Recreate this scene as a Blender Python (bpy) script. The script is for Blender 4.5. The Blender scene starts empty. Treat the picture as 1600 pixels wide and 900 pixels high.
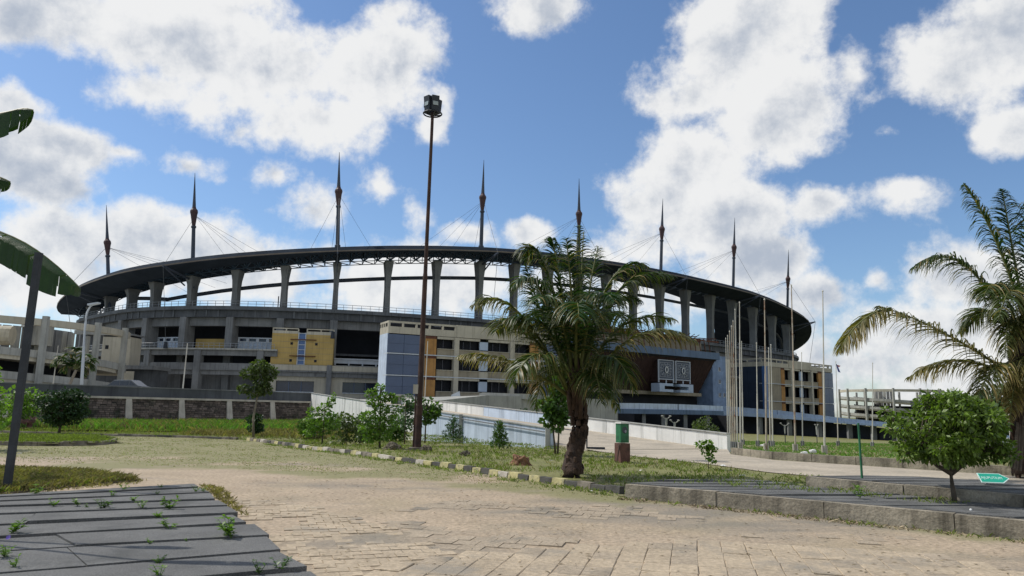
import bpy, bmesh, math, random
import numpy as np
from mathutils import Vector, Matrix, noise as mn
random.seed(7); RNG = np.random.default_rng(7)
S = bpy.context.scene
COL = S.collection

# ------------------------------------------------------------------ camera
FPX, PITCH, ROLL, EYE = 1150.0, math.atan(190/1150.0), 0.02, 1.6
cd = bpy.data.cameras.new('camera'); cam = bpy.data.objects.new('camera', cd); COL.objects.link(cam)
cd.sensor_width = 36; cd.lens = 36*FPX/1600; cd.clip_end = 6000; cd.clip_start = 0.05
fw = Vector((0, math.cos(PITCH), math.sin(PITCH))); up0 = Vector((0, -math.sin(PITCH), math.cos(PITCH))); rt0 = Vector((1, 0, 0))
rt = rt0*math.cos(ROLL) + up0*math.sin(ROLL); up = -rt0*math.sin(ROLL) + up0*math.cos(ROLL)
cam.matrix_world = Matrix(((rt.x, up.x, -fw.x, 0), (rt.y, up.y, -fw.y, 0), (rt.z, up.z, -fw.z, EYE), (0, 0, 0, 1)))
S.camera = cam

def ray(u, v):                      # survey helper: direction of a sight line in the photograph
    a, b = u-800, v-450
    a, b = a*math.cos(ROLL)+b*math.sin(ROLL), -a*math.sin(ROLL)+b*math.cos(ROLL)
    x, w = a/FPX, -b/FPX
    return (x, math.cos(PITCH)-w*math.sin(PITCH), math.sin(PITCH)+w*math.cos(PITCH))
def G(u, v, z=0.0):
    r = ray(u, v); t = (z-EYE)/r[2]; return (r[0]*t, r[1]*t)
def AT(u, v, y):
    r = ray(u, v); t = y/r[1]; return (r[0]*t, y, EYE+r[2]*t)

# ------------------------------------------------------------------ world + sun
SUN_AZ, SUN_EL = math.radians(-72), math.radians(52)     # az measured from +Y towards +X
W = bpy.data.worlds.new('World'); S.world = W; W.use_nodes = True
nt = W.node_tree; nt.nodes.clear()
def N(t, **kw):
    n = nt.nodes.new(t)
    for k, v in kw.items(): setattr(n, k, v)
    return n
def L(a, b): nt.links.new(a, b)
def M(op, a, b=None, c=None, clamp=False):
    n = N('ShaderNodeMath', operation=op, use_clamp=clamp)
    for i, x in enumerate((a, b, c)):
        if x is None: continue
        if isinstance(x, (int, float)): n.inputs[i].default_value = x
        else: L(x, n.inputs[i])
    return n.outputs[0]
def SS(x, lo, hi):
    n = N('ShaderNodeMapRange', interpolation_type='SMOOTHSTEP'); L(x, n.inputs[0])
    n.inputs[1].default_value = lo; n.inputs[2].default_value = hi; return n.outputs[0]
def NOI(vec, sc, det=8, rough=.55, lac=2.0):
    n = N('ShaderNodeTexNoise'); L(vec, n.inputs['Vector']); n.inputs['Scale'].default_value = sc
    n.inputs['Detail'].default_value = det; n.inputs['Roughness'].default_value = rough; n.inputs['Lacunarity'].default_value = lac
    return n
tc = N('ShaderNodeTexCoord'); D = tc.outputs['Generated']
sep = N('ShaderNodeSeparateXYZ'); L(D, sep.inputs[0])
az = M('ARCTAN2', sep.outputs[0], sep.outputs[1]); el = M('ARCSINE', sep.outputs[2])
uv = N('ShaderNodeCombineXYZ'); L(az, uv.inputs[0]); L(el, uv.inputs[1])
wn = NOI(D, 5.0, 4, .5); wsub = N('ShaderNodeVectorMath', operation='SUBTRACT'); L(wn.outputs['Color'], wsub.inputs[0]); wsub.inputs[1].default_value = (.5, .5, .5)
wsc = N('ShaderNodeVectorMath', operation='SCALE'); L(wsub.outputs[0], wsc.inputs[0]); wsc.inputs['Scale'].default_value = .055
uvw = N('ShaderNodeVectorMath', operation='ADD'); L(uv.outputs[0], uvw.inputs[0]); L(wsc.outputs[0], uvw.inputs[1])
CLOUDS = [(150,30,170,80,1),(300,60,190,95,1.15),(430,110,140,85,1.1),(250,140,120,50,.8),(490,190,110,60,1),(560,115,120,85,1),(620,90,70,65,.85),
 (480,215,100,35,.8),(380,205,60,35,.6),(615,20,55,30,.55),(40,30,90,60,1),(100,225,90,42,1),(40,265,80,50,1),(175,232,45,18,.8),(30,165,50,40,.8),(112,300,32,20,.5),
 (290,250,48,24,.75),(425,275,42,24,.65),(600,300,50,40,.5),(500,330,65,42,.85),(675,210,35,40,.8),(645,330,30,25,.35),(690,160,22,22,.4),
 (80,370,100,45,1),(250,375,130,55,1.1),(50,430,120,70,.8),(350,420,180,60,.9),(520,400,90,40,.7),(600,440,260,55,.8),(740,372,52,24,.95),(822,368,45,24,.95),(700,440,150,45,.9),
 (870,15,80,48,.9),(1200,20,95,70,1),(1150,90,95,70,1),(1090,150,85,50,.9),(1200,190,110,85,1.1),(1090,250,85,65,1.1),(1050,310,95,60,1),(1130,330,105,70,1.25),(1000,375,75,45,.8),
 (1170,400,100,50,1.2),(1335,125,26,48,.5),(1290,160,60,45,.45),(1285,325,60,38,1),(1400,305,38,28,.6),(1390,335,50,25,.3),(1080,450,120,50,.8),(960,400,60,30,.6),
 (1570,70,120,85,1.1),(1600,200,55,42,1),(1500,115,70,40,.75),(1380,205,26,10,.3),(1280,465,70,38,.9),(1375,445,28,26,.8),(1500,435,85,50,1),(1430,520,130,60,.85),(1340,575,160,50,.75),(1500,600,160,60,.7),(1250,500,70,40,.6)]
field = None
for (u, v, ru, rv, w) in CLOUDS:
    r = ray(u, v); ln = math.sqrt(sum(t*t for t in r)); a0 = math.atan2(r[0], r[1]); e0 = math.asin(r[2]/ln)
    s = N('ShaderNodeVectorMath', operation='SUBTRACT'); L(uvw.outputs[0], s.inputs[0]); s.inputs[1].default_value = (a0, e0, 0)
    m = N('ShaderNodeVectorMath', operation='MULTIPLY'); L(s.outputs[0], m.inputs[0]); m.inputs[1].default_value = (FPX/ru/.92*math.cos(e0), FPX/rv/.92, 0)
    l = N('ShaderNodeVectorMath', operation='LENGTH'); L(m.outputs[0], l.inputs[0])
    q = M('MULTIPLY_ADD', l.outputs['Value'], -w*.80, w)
    field = q if field is None else M('SMOOTH_MAX', field, q, .25)
gen = M('MULTIPLY_ADD', NOI(D, 1.7, 3, .5).outputs['Fac'], 3.0, -1.25)
outm = M('MAXIMUM', SS(M('ABSOLUTE', az), .66, .85), SS(el, .50, .66))
field = M('MAXIMUM', field, M('SUBTRACT', gen, M('MULTIPLY', M('SUBTRACT', 1.0, outm), 9.0)))
fn = NOI(D, 9.0, 12, .62); fn2 = NOI(D, 3.4, 6, .55)
fn3 = NOI(D, 30.0, 8, .6)
offv = N('ShaderNodeVectorMath', operation='ADD'); L(D, offv.inputs[0]); offv.inputs[1].default_value = (-.022, 0, .026)
fnl = NOI(offv.outputs[0], 9.0, 12, .62)
relief = M('SUBTRACT', fn.outputs['Fac'], fnl.outputs['Fac'])          # billows lit from the sun's side
dens = M('ADD', M('ADD', field, M('MULTIPLY_ADD', fn.outputs['Fac'], 2.2, -1.12)), M('MULTIPLY_ADD', fn3.outputs['Fac'], .55, -.275))
mask = M('MULTIPLY', SS(dens, .0, .50), .96)
thick = SS(M('ADD', M('MULTIPLY', relief, -3.4), M('ADD', M('MULTIPLY', dens, .8), M('MULTIPLY_ADD', fn2.outputs['Fac'], 1.6, -.8))), .25, 1.35)
sky = N('ShaderNodeTexSky', sky_type='NISHITA'); sky.sun_disc = False; sky.sun_elevation = SUN_EL; sky.sun_rotation = SUN_AZ
sky.air_density = 1.0; sky.dust_density = .6; sky.ozone_density = 1.6
ccol = N('ShaderNodeMix', data_type='RGBA'); L(thick, ccol.inputs[0]); ccol.inputs[6].default_value = (7.7, 7.7, 7.65, 1); ccol.inputs[7].default_value = (3.9, 4.35, 5.1, 1)
skyt = N('ShaderNodeMix', data_type='RGBA', blend_type='MULTIPLY'); skyt.inputs[0].default_value = 1; L(sky.outputs[0], skyt.inputs[6]); skyt.inputs[7].default_value = (.86, 1.0, 1.14, 1)
mixc = N('ShaderNodeMix', data_type='RGBA'); L(mask, mixc.inputs[0]); L(skyt.outputs[2], mixc.inputs[6]); L(ccol.outputs[2], mixc.inputs[7])
bg = N('ShaderNodeBackground'); bg.inputs['Strength'].default_value = .115; L(mixc.outputs[2], bg.inputs['Color'])
wo = N('ShaderNodeOutputWorld'); L(bg.outputs[0], wo.inputs['Surface'])
sd = bpy.data.lights.new('sun', 'SUN'); sd.energy = 3.6; sd.angle = math.radians(.5); sd.color = (1, .955, .88)
sun = bpy.data.objects.new('sun', sd); COL.objects.link(sun)
sv = Vector((math.sin(SUN_AZ)*math.cos(SUN_EL), math.cos(SUN_AZ)*math.cos(SUN_EL), math.sin(SUN_EL)))
sun.rotation_euler = sv.to_track_quat('Z', 'Y').to_euler()
S.view_settings.view_transform = 'Standard'; S.view_settings.look = 'None'; S.view_settings.gamma = 1; S.view_settings.exposure = 0
S.cycles.max_bounces = 6; S.cycles.transparent_max_bounces = 8

# ------------------------------------------------------------------ materials
MATS = {}
def mat(name, base, rough=.85, var=.35, scale=1.5, bump=.15, bscale=None, stain=None, streak=0, second=None, second_amt=.5, spec=.3, metal=0, island=0.0, transl=0.0, attr=None, attr_col=None, fine=0.0):
    m = bpy.data.materials.new(name); m.use_nodes = True; t = m.node_tree; t.nodes.clear()
    def n(ty, **kw):
        x = t.nodes.new(ty)
        for k, v in kw.items(): setattr(x, k, v)
        return x
    def lk(a, b): t.links.new(a, b)
    geo = n('ShaderNodeNewGeometry'); pos = geo.outputs['Position']
    def noi(sc, det=5, rg=.6, vec=pos):
        x = n('ShaderNodeTexNoise'); x.inputs['Scale'].default_value = sc; x.inputs['Detail'].default_value = det; x.inputs['Roughness'].default_value = rg; lk(vec, x.inputs['Vector']); return x.outputs['Fac']
    def mr(x, lo, hi, a=0., b=1.):
        y = n('ShaderNodeMapRange'); y.clamp = True; lk(x, y.inputs[0]); y.inputs[1].default_value = lo; y.inputs[2].default_value = hi; y.inputs[3].default_value = a; y.inputs[4].default_value = b; return y.outputs[0]
    def mix(f, a, b, bt='MIX'):
        y = n('ShaderNodeMix', data_type='RGBA', blend_type=bt)
        for i, v in ((0, f), (6, a), (7, b)):
            if isinstance(v, (int, float)): y.inputs[i].default_value = v
            elif isinstance(v, tuple): y.inputs[i].default_value = (*v, 1)
            else: lk(v, y.inputs[i])
        return y.outputs[2]
    def mul(c, f):                      # colour * scalar socket
        y = n('ShaderNodeVectorMath', operation='SCALE'); lk(c, y.inputs[0]); lk(f, y.inputs['Scale']); return y.outputs[0]
    rgb = n('ShaderNodeRGB'); rgb.outputs[0].default_value = (*base, 1); c = rgb.outputs[0]
    if second: c = mix(mr(noi(scale*.6, 6), .5-.25*second_amt, .5+.25), c, second)
    c = mul(c, mr(noi(scale), .25, .75, 1-var, 1+var))
    if fine: c = mul(c, mr(noi(scale*(55 if name == 'slab' else 16), 3), .35, .65, 1-fine, 1+fine))
    if streak:
        mp = n('ShaderNodeMapping'); lk(pos, mp.inputs['Vector']); mp.inputs['Scale'].default_value = (2.2, 2.2, .12)
        c = mix(mr(noi(1.2, 6, .65, mp.outputs[0]), .5, .72, 0, streak), c, stain or (.05, .05, .05))
    elif stain: c = mix(mr(noi(scale*.8, 7, .65), .52, .66), c, stain)
    if island: c = mul(c, mr(geo.outputs['Random Per Island'], 0, 1, 1-island, 1+island))
    if attr:
        for an, acol in (attr if isinstance(attr, list) else [(attr, attr_col)]):
            a = n('ShaderNodeAttribute', attribute_name=an); c = mix(a.outputs['Fac'], c, acol)
    b = n('ShaderNodeBsdfPrincipled'); b.inputs['Roughness'].default_value = rough; b.inputs['Specular IOR Level'].default_value = spec; b.inputs['Metallic'].default_value = metal
    lk(c, b.inputs['Base Color'])
    if bump:
        bp = n('ShaderNodeBump'); bp.inputs['Strength'].default_value = bump; bp.inputs['Distance'].default_value = .05; lk(noi(bscale or scale*6, 4), bp.inputs['Height']); lk(bp.outputs[0], b.inputs['Normal'])
    o = n('ShaderNodeOutputMaterial')
    if transl:
        tr = n('ShaderNodeBsdfTranslucent'); y = mix(1.0, c, (1.3, 1.6, .5), 'MULTIPLY'); lk(y, tr.inputs['Color'])
        ms = n('ShaderNodeMixShader'); ms.inputs[0].default_value = transl; lk(b.outputs[0], ms.inputs[1]); lk(tr.outputs[0], ms.inputs[2]); lk(ms.outputs[0], o.inputs['Surface'])
    else: lk(b.outputs[0], o.inputs['Surface'])
    MATS[name] = m; return m
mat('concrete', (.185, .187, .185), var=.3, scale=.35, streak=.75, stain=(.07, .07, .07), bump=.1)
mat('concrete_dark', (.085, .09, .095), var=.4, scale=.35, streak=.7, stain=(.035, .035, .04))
mat('concrete_pale', (.35, .345, .31), var=.22, scale=.4, streak=.6, stain=(.12, .12, .11))
mat('cream', (.46, .42, .33), var=.18, scale=.3, streak=.45, stain=(.16, .14, .11))
mat('cream_dark', (.30, .26, .19), var=.25, scale=.3, streak=.5, stain=(.08, .07, .05))
mat('yellow', (.46, .32, .11), var=.14, scale=.25, streak=.3, stain=(.2, .14, .05))
mat('orange', (.38, .20, .065), var=.3, scale=.5, streak=.5, stain=(.16, .09, .04))
mat('ledge_grey', (.12, .128, .135), var=.35, scale=.3, streak=.8, stain=(.05, .052, .056))
mat('pylon', (.17, .175, .175), var=.25, scale=.3, streak=.7, stain=(.09, .09, .09))
mat('roof', (.030, .038, .050), rough=.95, var=.25, scale=.3, bump=0, spec=.05, streak=.5, stain=(.018, .022, .03))
mat('roof_edge', (.15, .125, .10), rough=.6, var=.2, scale=.3, bump=0)
mat('truss', (.03, .055, .085), rough=.5, var=.35, scale=.6, bump=0)
mat('mast', (.045, .055, .075), rough=.5, var=.3, scale=.4, bump=0)
mat('mast_red', (.065, .035, .035), rough=.6, var=.3, scale=.8, bump=0)
mat('cable', (.07, .075, .08), rough=.5, var=.1, bump=0)
mat('dark_inside', (.020, .022, .028), var=.5, scale=.3, bump=0)  # near-black colour stands in for shade within recesses and openings
mat('glass_blue', (.065, .095, .165), rough=.35, var=.18, scale=.25, bump=0, spec=.5)
mat('glass_bright', (.07, .14, .31), rough=.3, var=.15, scale=.25, bump=0, spec=.5)
mat('glass_navy', (.03, .045, .075), rough=.4, var=.2, scale=.25, bump=0, spec=.4)  # blue glass darkened in colour to offset sun on the right office's side
mat('glass_dark', (.025, .035, .06), rough=.15, var=.3, scale=.4, bump=0, spec=.6)
mat('white_panel', (.50, .53, .56), var=.12, scale=.5, streak=.35, stain=(.25, .26, .27))
mat('louvre', (.40, .47, .56), var=.1, scale=.8, bump=0)
mat('white_paint', (.70, .69, .65), var=.15, scale=.8, streak=.75, stain=(.25, .26, .24))
mat('bluewhite_paint', (.48, .55, .64), var=.15, scale=.9, streak=.8, stain=(.25, .29, .33))
mat('walk_blue', (.12, .17, .25), var=.2, scale=.25, streak=.7, stain=(.06, .08, .11))
mat('rail', (.30, .32, .34), rough=.5, var=.2, bump=0)
mat('wood_brown', (.036, .018, .014), var=.4, scale=.8, streak=.5, stain=(.02, .012, .01))
mat('rust', (.12, .05, .03), var=.4, scale=2.0, bump=.1)
mat('rust_pole', (.062, .034, .026), rough=.8, var=.5, scale=2.5, stain=(.035, .022, .02), bump=.2)
mat('lamp_dark', (.03, .035, .045), rough=.5, var=.2, bump=0)
mat('lamp_glass', (.30, .34, .33), rough=.2, var=.15, bump=0, spec=.6)
mat('tile_blue', (.20, .27, .40), var=.3, scale=.7, streak=.5, stain=(.12, .16, .25))
mat('post_grey', (.045, .05, .055), rough=.7, var=.35, scale=3, bump=.2)
mat('white_metal', (.54, .51, .44), rough=.5, var=.2, scale=1.5, streak=.4, stain=(.25, .16, .10), bump=0)
mat('pole_rusty', (.42, .36, .28), rough=.7, var=.25, scale=2.2, stain=(.22, .09, .04), bump=0)
mat('stone', (.135, .105, .088), var=.5, scale=1.2, bump=.4, island=.45, stain=(.04, .045, .03))
mat('mortar', (.035, .032, .028), var=.3, scale=2)
mat('coping', (.50, .45, .38), var=.25, scale=1.2, streak=.5, stain=(.2, .17, .13))
mat('slab', (.132, .131, .125), var=.26, scale=1.4, bump=.35, bscale=60, fine=.4, stain=(.085, .086, .082))
mat('slab_edge', (.31, .27, .205), var=.4, scale=2.2, second=(.13, .115, .085), second_amt=.3, streak=1.0, stain=(.07, .06, .045), bump=.4, fine=.15)
mat('kerb_yellow', (.50, .44, .22), var=.3, scale=4, stain=(.2, .19, .14), bump=.3)
mat('kerb_black', (.085, .08, .07), var=.4, scale=4, bump=.3)
mat('kerb_grey', (.22, .19, .15), var=.45, scale=3, bump=.3, stain=(.06, .055, .04))
mat('paver', (.41, .33, .23), var=.22, scale=1.1, bump=.35, bscale=30, island=0, fine=.16, stain=(.27, .235, .185))
mat('paver_dark', (.35, .285, .205), var=.2, scale=1.4, bump=.35, bscale=30, fine=.18, stain=(.19, .17, .135))
mat('concrete_road', (.40, .345, .265), var=.2, scale=.6, bump=.15, fine=.14, stain=(.29, .255, .20))
mat('dirt', (.38, .298, .208), var=.15, scale=.9, bump=.6, bscale=9, fine=.22, attr=[('dark', (.215, .19, .15)), ('moss', (.225, .21, .10))])
mat('grass_ground', (.155, .170, .050), var=.3, scale=.8, second=(.21, .18, .09), second_amt=.6, bump=.5, bscale=12, fine=.25)
mat('grass_blade', (.165, .205, .045), rough=.7, var=.25, scale=.7, bump=0, island=.4, transl=.35)
mat('grass_lush', (.115, .215, .038), rough=.7, var=.25, scale=.6, bump=0, island=.35, transl=.4)
mat('grass_dry', (.21, .175, .075), rough=.8, var=.3, scale=1.2, bump=0, island=.45, transl=.3)
mat('bark', (.10, .08, .06), var=.4, scale=8, bump=.5)
mat('bark_pale', (.26, .22, .17), var=.3, scale=6, bump=.4)
mat('leaf', (.070, .130, .028), rough=.42, var=.2, scale=2.0, bump=0, island=.4, transl=.3, spec=.35)
mat('leaf_garden', (.115, .175, .028), rough=.42, var=.25, scale=2.5, bump=0, island=.45, transl=.3, spec=.4)
mat('leaf_light', (.13, .22, .035), rough=.45, var=.2, scale=2.0, bump=0, island=.4, transl=.4, spec=.35)
mat('leaf_dark', (.026, .060, .016), rough=.45, var=.25, scale=2.0, bump=0, island=.45, transl=.15, spec=.35)
mat('leaf_olive', (.085, .115, .038), rough=.5, var=.2, scale=2.0, bump=0, island=.4, transl=.3)
mat('leaf_pine', (.055, .11, .042), rough=.6, var=.2, scale=2.0, bump=0, island=.4, transl=.25)
mat('far_leaf', (.055, .095, .035), rough=.8, var=.4, scale=.25, bump=0, island=.4)
mat('palm_leaf', (.024, .060, .014), rough=.42, var=.2, scale=1.2, bump=0, island=.35, transl=.28, spec=.3, attr='dry', attr_col=(.33, .235, .085))
mat('palm_trunk', (.07, .045, .034), var=.5, scale=7, bump=.8, stain=(.04, .03, .025))
mat('palm_husk', (.07, .042, .028), var=.5, scale=6, bump=.5, island=.4)
mat('petiole', (.11, .12, .035), rough=.5, var=.25, scale=3, bump=0)
mat('banana', (.03, .065, .018), rough=.4, var=.25, scale=3, bump=.2, bscale=60, transl=.35, attr='dry', attr_col=(.03, .05, .04))
mat('green_paint', (.035, .16, .075), rough=.5, var=.25, scale=6, bump=.1, stain=(.025, .09, .05))
mat('brick_brown', (.14, .07, .055), var=.35, scale=5, bump=.3, stain=(.08, .05, .04))
mat('sign_green', (.02, .36, .24), rough=.45, var=.08, bump=0)
mat('sign_white', (.62, .80, .74), rough=.5, var=.05, bump=0)
mat('mud', (.26, .14, .08), var=.4, scale=9, bump=.6)
mat('rubble', (.13, .11, .075), var=.5, scale=9, bump=.6)
mat('litter', (.75, .75, .72), var=.1, bump=0)
mat('dry_stuff', (.30, .24, .15), var=.4, scale=6, bump=.2, island=.4)
mat('purple', (.16, .11, .45), var=.2, bump=0, transl=.3)
mat('car_paint', (.08, .085, .095), rough=.3, var=.05, bump=0, spec=.5)
mat('car_trim', (.45, .46, .47), rough=.4, var=.1, bump=0)
mat('far_wall', (.045, .05, .06), var=.3, scale=.3, bump=0)
mat('flag_blue', (.10, .12, .32), var=.1, bump=0)
mat('flag_red', (.45, .12, .12), var=.1, bump=0)
mat('tire', (.02, .02, .02), var=.2, bump=0)

# ------------------------------------------------------------------ mesh builders
ORG = {}
def tag(o, label=None, cat=None, group=None, kind=None):
    if label: o['label'] = label
    if cat: o['category'] = cat
    if group: o['group'] = group
    if kind: o['kind'] = kind
    return o
def thing(name, label, cat, loc=(0, 0, 0), group=None):
    o = bpy.data.objects.new(name, None); o.empty_display_size = .1; COL.objects.link(o); o.location = loc
    ORG[o.name] = Vector(loc); return tag(o, label, cat, group)
class MB:
    def __init__(s): s.v = []; s.f = []
    def add(s, vs, fs):
        k = len(s.v); s.v.extend([tuple(p) for p in vs]); s.f.extend([tuple(i+k for i in f) for f in fs]); return s
    def hexa(s, b, t):                 # bottom quad, top quad (ccw from above)
        return s.add(list(b)+list(t), [(3, 2, 1, 0), (4, 5, 6, 7), (0, 1, 5, 4), (1, 2, 6, 5), (2, 3, 7, 6), (3, 0, 4, 7)])
    def box(s, x0, x1, y0, y1, z0, z1):
        return s.hexa([(x0, y0, z0), (x1, y0, z0), (x1, y1, z0), (x0, y1, z0)], [(x0, y0, z1), (x1, y0, z1), (x1, y1, z1), (x0, y1, z1)])
    def prism(s, poly, z0, z1):
        n = len(poly); b = [(p[0], p[1], z0 if not callable(z0) else z0(p)) for p in poly]; t = [(p[0], p[1], z1 if not callable(z1) else z1(p)) for p in poly]
        return s.add(b+t, [tuple(range(n-1, -1, -1)), tuple(range(n, 2*n))] + [(i, (i+1) % n, n+(i+1) % n, n+i) for i in range(n)])
    def tube(s, pts, rad, n=6, cap=True):
        pts = [Vector(p) for p in pts]; r = rad if isinstance(rad, (list, tuple)) else [rad]*len(pts); k = len(s.v); vs = []
        for i, p in enumerate(pts):
            d = (pts[min(i+1, len(pts)-1)]-pts[max(i-1, 0)]).normalized(); a = d.cross(Vector((0, 0, 1)))
            if a.length < .05: a = d.cross(Vector((0, 1, 0)))
            a.normalize(); b = a.cross(d)
            for j in range(n):
                th = 2*math.pi*j/n; vs.append(p+a*math.cos(th)*r[i]+b*math.sin(th)*r[i])
        fs = [(i*n+j, i*n+(j+1) % n, (i+1)*n+(j+1) % n, (i+1)*n+j) for i in range(len(pts)-1) for j in range(n)]
        if cap: fs += [tuple(range(n-1, -1, -1)), tuple((len(pts)-1)*n+j for j in range(n))]
        return s.add(vs, fs)
    def bar(s, p, q, w, h=None):       # square bar
        p, q = Vector(p), Vector(q); d = (q-p).normalized(); a = d.cross(Vector((0, 0, 1)))
        if a.length < .05: a = d.cross(Vector((0, 1, 0)))
        a.normalize(); b = a.cross(d); h = h or w; a *= w/2; b *= h/2
        return s.add([p-a-b, p+a-b, p+a+b, p-a+b, q-a-b, q+a-b, q+a+b, q-a+b], [(3, 2, 1, 0), (4, 5, 6, 7), (0, 1, 5, 4), (1, 2, 6, 5), (2, 3, 7, 6), (3, 0, 4, 7)])
    def lathe(s, prof, c=(0, 0, 0), n=10, axis=None):
        c = Vector(c); ax = (axis or Vector((0, 0, 1))).normalized(); a = ax.cross(Vector((0, 1, 0))).normalized(); b = ax.cross(a); vs = []
        for (r, z) in prof:
            for j in range(n): th = 2*math.pi*j/n; vs.append(c+ax*z+a*math.cos(th)*r+b*math.sin(th)*r)
        return s.add(vs, [(i*n+j, i*n+(j+1) % n, (i+1)*n+(j+1) % n, (i+1)*n+j) for i in range(len(prof)-1) for j in range(n)] + [tuple(range(n-1, -1, -1)), tuple((len(prof)-1)*n+j for j in range(n))])
    def build(s, name, m, parent=None, smooth=False, attrs=None, kind=None):
        me = bpy.data.meshes.new(name); off = Vector((0, 0, 0))
        o = bpy.data.objects.new(name, me); COL.objects.link(o)
        if parent is not None:
            off = ORG[parent.name]; o.parent = parent
        ORG[o.name] = off
        v = np.array([tuple(p) for p in s.v], dtype=float)-np.array(off)
        me.from_pydata(v.tolist(), [], s.f)
        me.materials.append(MATS[m] if isinstance(m, str) else m)
        if smooth: me.polygons.foreach_set('use_smooth', [True]*len(me.polygons))
        for an, vals in (attrs or {}).items():
            a = me.attributes.new(an, 'FLOAT', 'POINT'); a.data.foreach_set('value', np.asarray(vals, dtype=np.float32))
        me.update()
        if kind: o['kind'] = kind
        return o
def kids(o): return list(o.children)
def copy_tree(o, parent=None, loc=None, rotz=None, scale=None, label=None):
    c = o.copy(); COL.objects.link(c)
    if parent is not None: c.parent = parent
    if loc is not None: c.location = loc; ORG[c.name] = Vector(loc)
    if rotz is not None: c.rotation_euler = (0, 0, rotz)
    if scale is not None: c.scale = (scale,)*3
    if label: c['label'] = label
    for ch in kids(o): copy_tree(ch, c)
    return c
def fastmesh(name, verts, quads, m, parent=None, kind=None, attrs=None, tris=False):
    me = bpy.data.meshes.new(name); n = 3 if tris else 4
    off = ORG[parent.name] if parent is not None else Vector((0, 0, 0))
    verts = (np.asarray(verts, dtype=np.float32)-np.array(off, dtype=np.float32)); quads = np.asarray(quads, dtype=np.int32)
    me.vertices.add(len(verts)); me.vertices.foreach_set('co', verts.ravel())
    me.loops.add(quads.size); me.loops.foreach_set('vertex_index', quads.ravel())
    me.polygons.add(len(quads)); me.polygons.foreach_set('loop_start', np.arange(0, quads.size, n, dtype=np.int32)); me.polygons.foreach_set('loop_total', np.full(len(quads), n, dtype=np.int32))
    me.update(calc_edges=True); me.materials.append(MATS[m])
    for an, vals in (attrs or {}).items():
        a = me.attributes.new(an, 'FLOAT', 'POINT'); a.data.foreach_set('value', np.asarray(vals, dtype=np.float32))
    o = bpy.data.objects.new(name, me); COL.objects.link(o)
    if parent is not None: o.parent = parent
    ORG[o.name] = off
    if kind: o['kind'] = kind
    return o
def inpoly(x, y, poly):
    x = np.asarray(x, float); y = np.asarray(y, float); c = np.zeros(x.shape, bool); n = len(poly)
    for i in range(n):
        x1, y1 = poly[i]; x2, y2 = poly[(i+1) % n]
        if y1 == y2: continue
        c ^= ((y1 > y) != (y2 > y)) & (x < (x2-x1)*(y-y1)/(y2-y1)+x1)
    return c
def clip(poly, n, d):                 # keep n.p <= d
    out = []
    for i in range(len(poly)):
        a, b = poly[i], poly[(i+1) % len(poly)]; da = n[0]*a[0]+n[1]*a[1]-d; db = n[0]*b[0]+n[1]*b[1]-d
        if da <= 0: out.append(a)
        if (da < 0 < db) or (db < 0 < da):
            t = da/(da-db); out.append((a[0]+(b[0]-a[0])*t, a[1]+(b[1]-a[1])*t))
    return out
class FR:                              # a facade frame: u along, d outward, z up
    def __init__(s, o, ux): s.o = o; l = math.hypot(*ux); s.u = (ux[0]/l, ux[1]/l); s.n = (s.u[1], -s.u[0])
    def p(s, u, d, z): return (s.o[0]+s.u[0]*u+s.n[0]*d, s.o[1]+s.u[1]*u+s.n[1]*d, z)
    def box(s, mb, u0, u1, d0, d1, z0, z1):
        return mb.hexa([s.p(u0, d1, z0), s.p(u1, d1, z0), s.p(u1, d0, z0), s.p(u0, d0, z0)], [s.p(u0, d1, z1), s.p(u1, d1, z1), s.p(u1, d0, z1), s.p(u0, d0, z1)])

# ------------------------------------------------------------------ ground heights
def terr(x, y):                       # lawn and far ground: level near, falling gently to the stadium's right-hand side
    h = -.0245*min(max(y-30, 0), 98)
    return h
KERB = [G(*p) for p in ((150, 680.5), (165, 681), (250, 683), (320, 685), (385, 688), (430, 694), (475, 701), (550, 710), (625, 721.5), (700, 731.5), (775, 743.5), (850, 755), (925, 765.5), (972, 772))]
PLAT_BOT = [G(*p) for p in ((977, 778), (1150, 794), (1300, 811), (1450, 827.5), (1600, 846))]
def grid_sheet(name, xs, ys, zf, m, keep=None, attrs=None, **tg):
    X, Y = np.meshgrid(xs, ys); Z = np.vectorize(zf)(X, Y) if callable(zf) else np.full(X.shape, zf)
    nx, ny = len(xs), len(ys); V = np.stack([X.ravel(), Y.ravel(), Z.ravel()], 1)
    i, j = np.meshgrid(np.arange(nx-1), np.arange(ny-1)); a = (j*nx+i).ravel(); Q = np.stack([a, a+1, a+nx+1, a+nx], 1)
    if keep is not None:
        cx = V[Q].mean(1); Q = Q[keep(cx[:, 0], cx[:, 1])]
    at = {k: f(V[:, 0], V[:, 1]) for k, f in (attrs or {}).items()}
    return tag(fastmesh(name, V, Q, m, attrs=at), **tg)
def axis(parts):
    out = []
    for a, b, s in parts: out += list(np.arange(a, b, s))
    return np.array(sorted(set(np.round(out+[parts[-1][1]], 3))))
grid_sheet('ground', axis([(-1500, -200, 100), (-200, -60, 10), (-60, 60, 3), (60, 200, 10), (200, 1500, 100)]), axis([(-100, 0, 20), (0, 30, 5), (30, 132, 3), (132, 300, 20), (300, 2500, 200)]), lambda x, y: terr(x, y)-.012, 'grass_ground', kind='structure')
LEFTFAR = [(-60, 44), (-30, 37.5), (-20.5, 35.8)]
court = LEFTFAR[:]+KERB+PLAT_BOT+[(16, 3), (16, -6), (-60, -6)]
MOSSLINE = [(-400, 718), (0, 722), (200, 727), (400, 734), (550, 742), (700, 753), (850, 766), (975, 781), (1150, 797), (1600, 850)]
ML = np.array([G(*p) for p in MOSSLINE])
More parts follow.
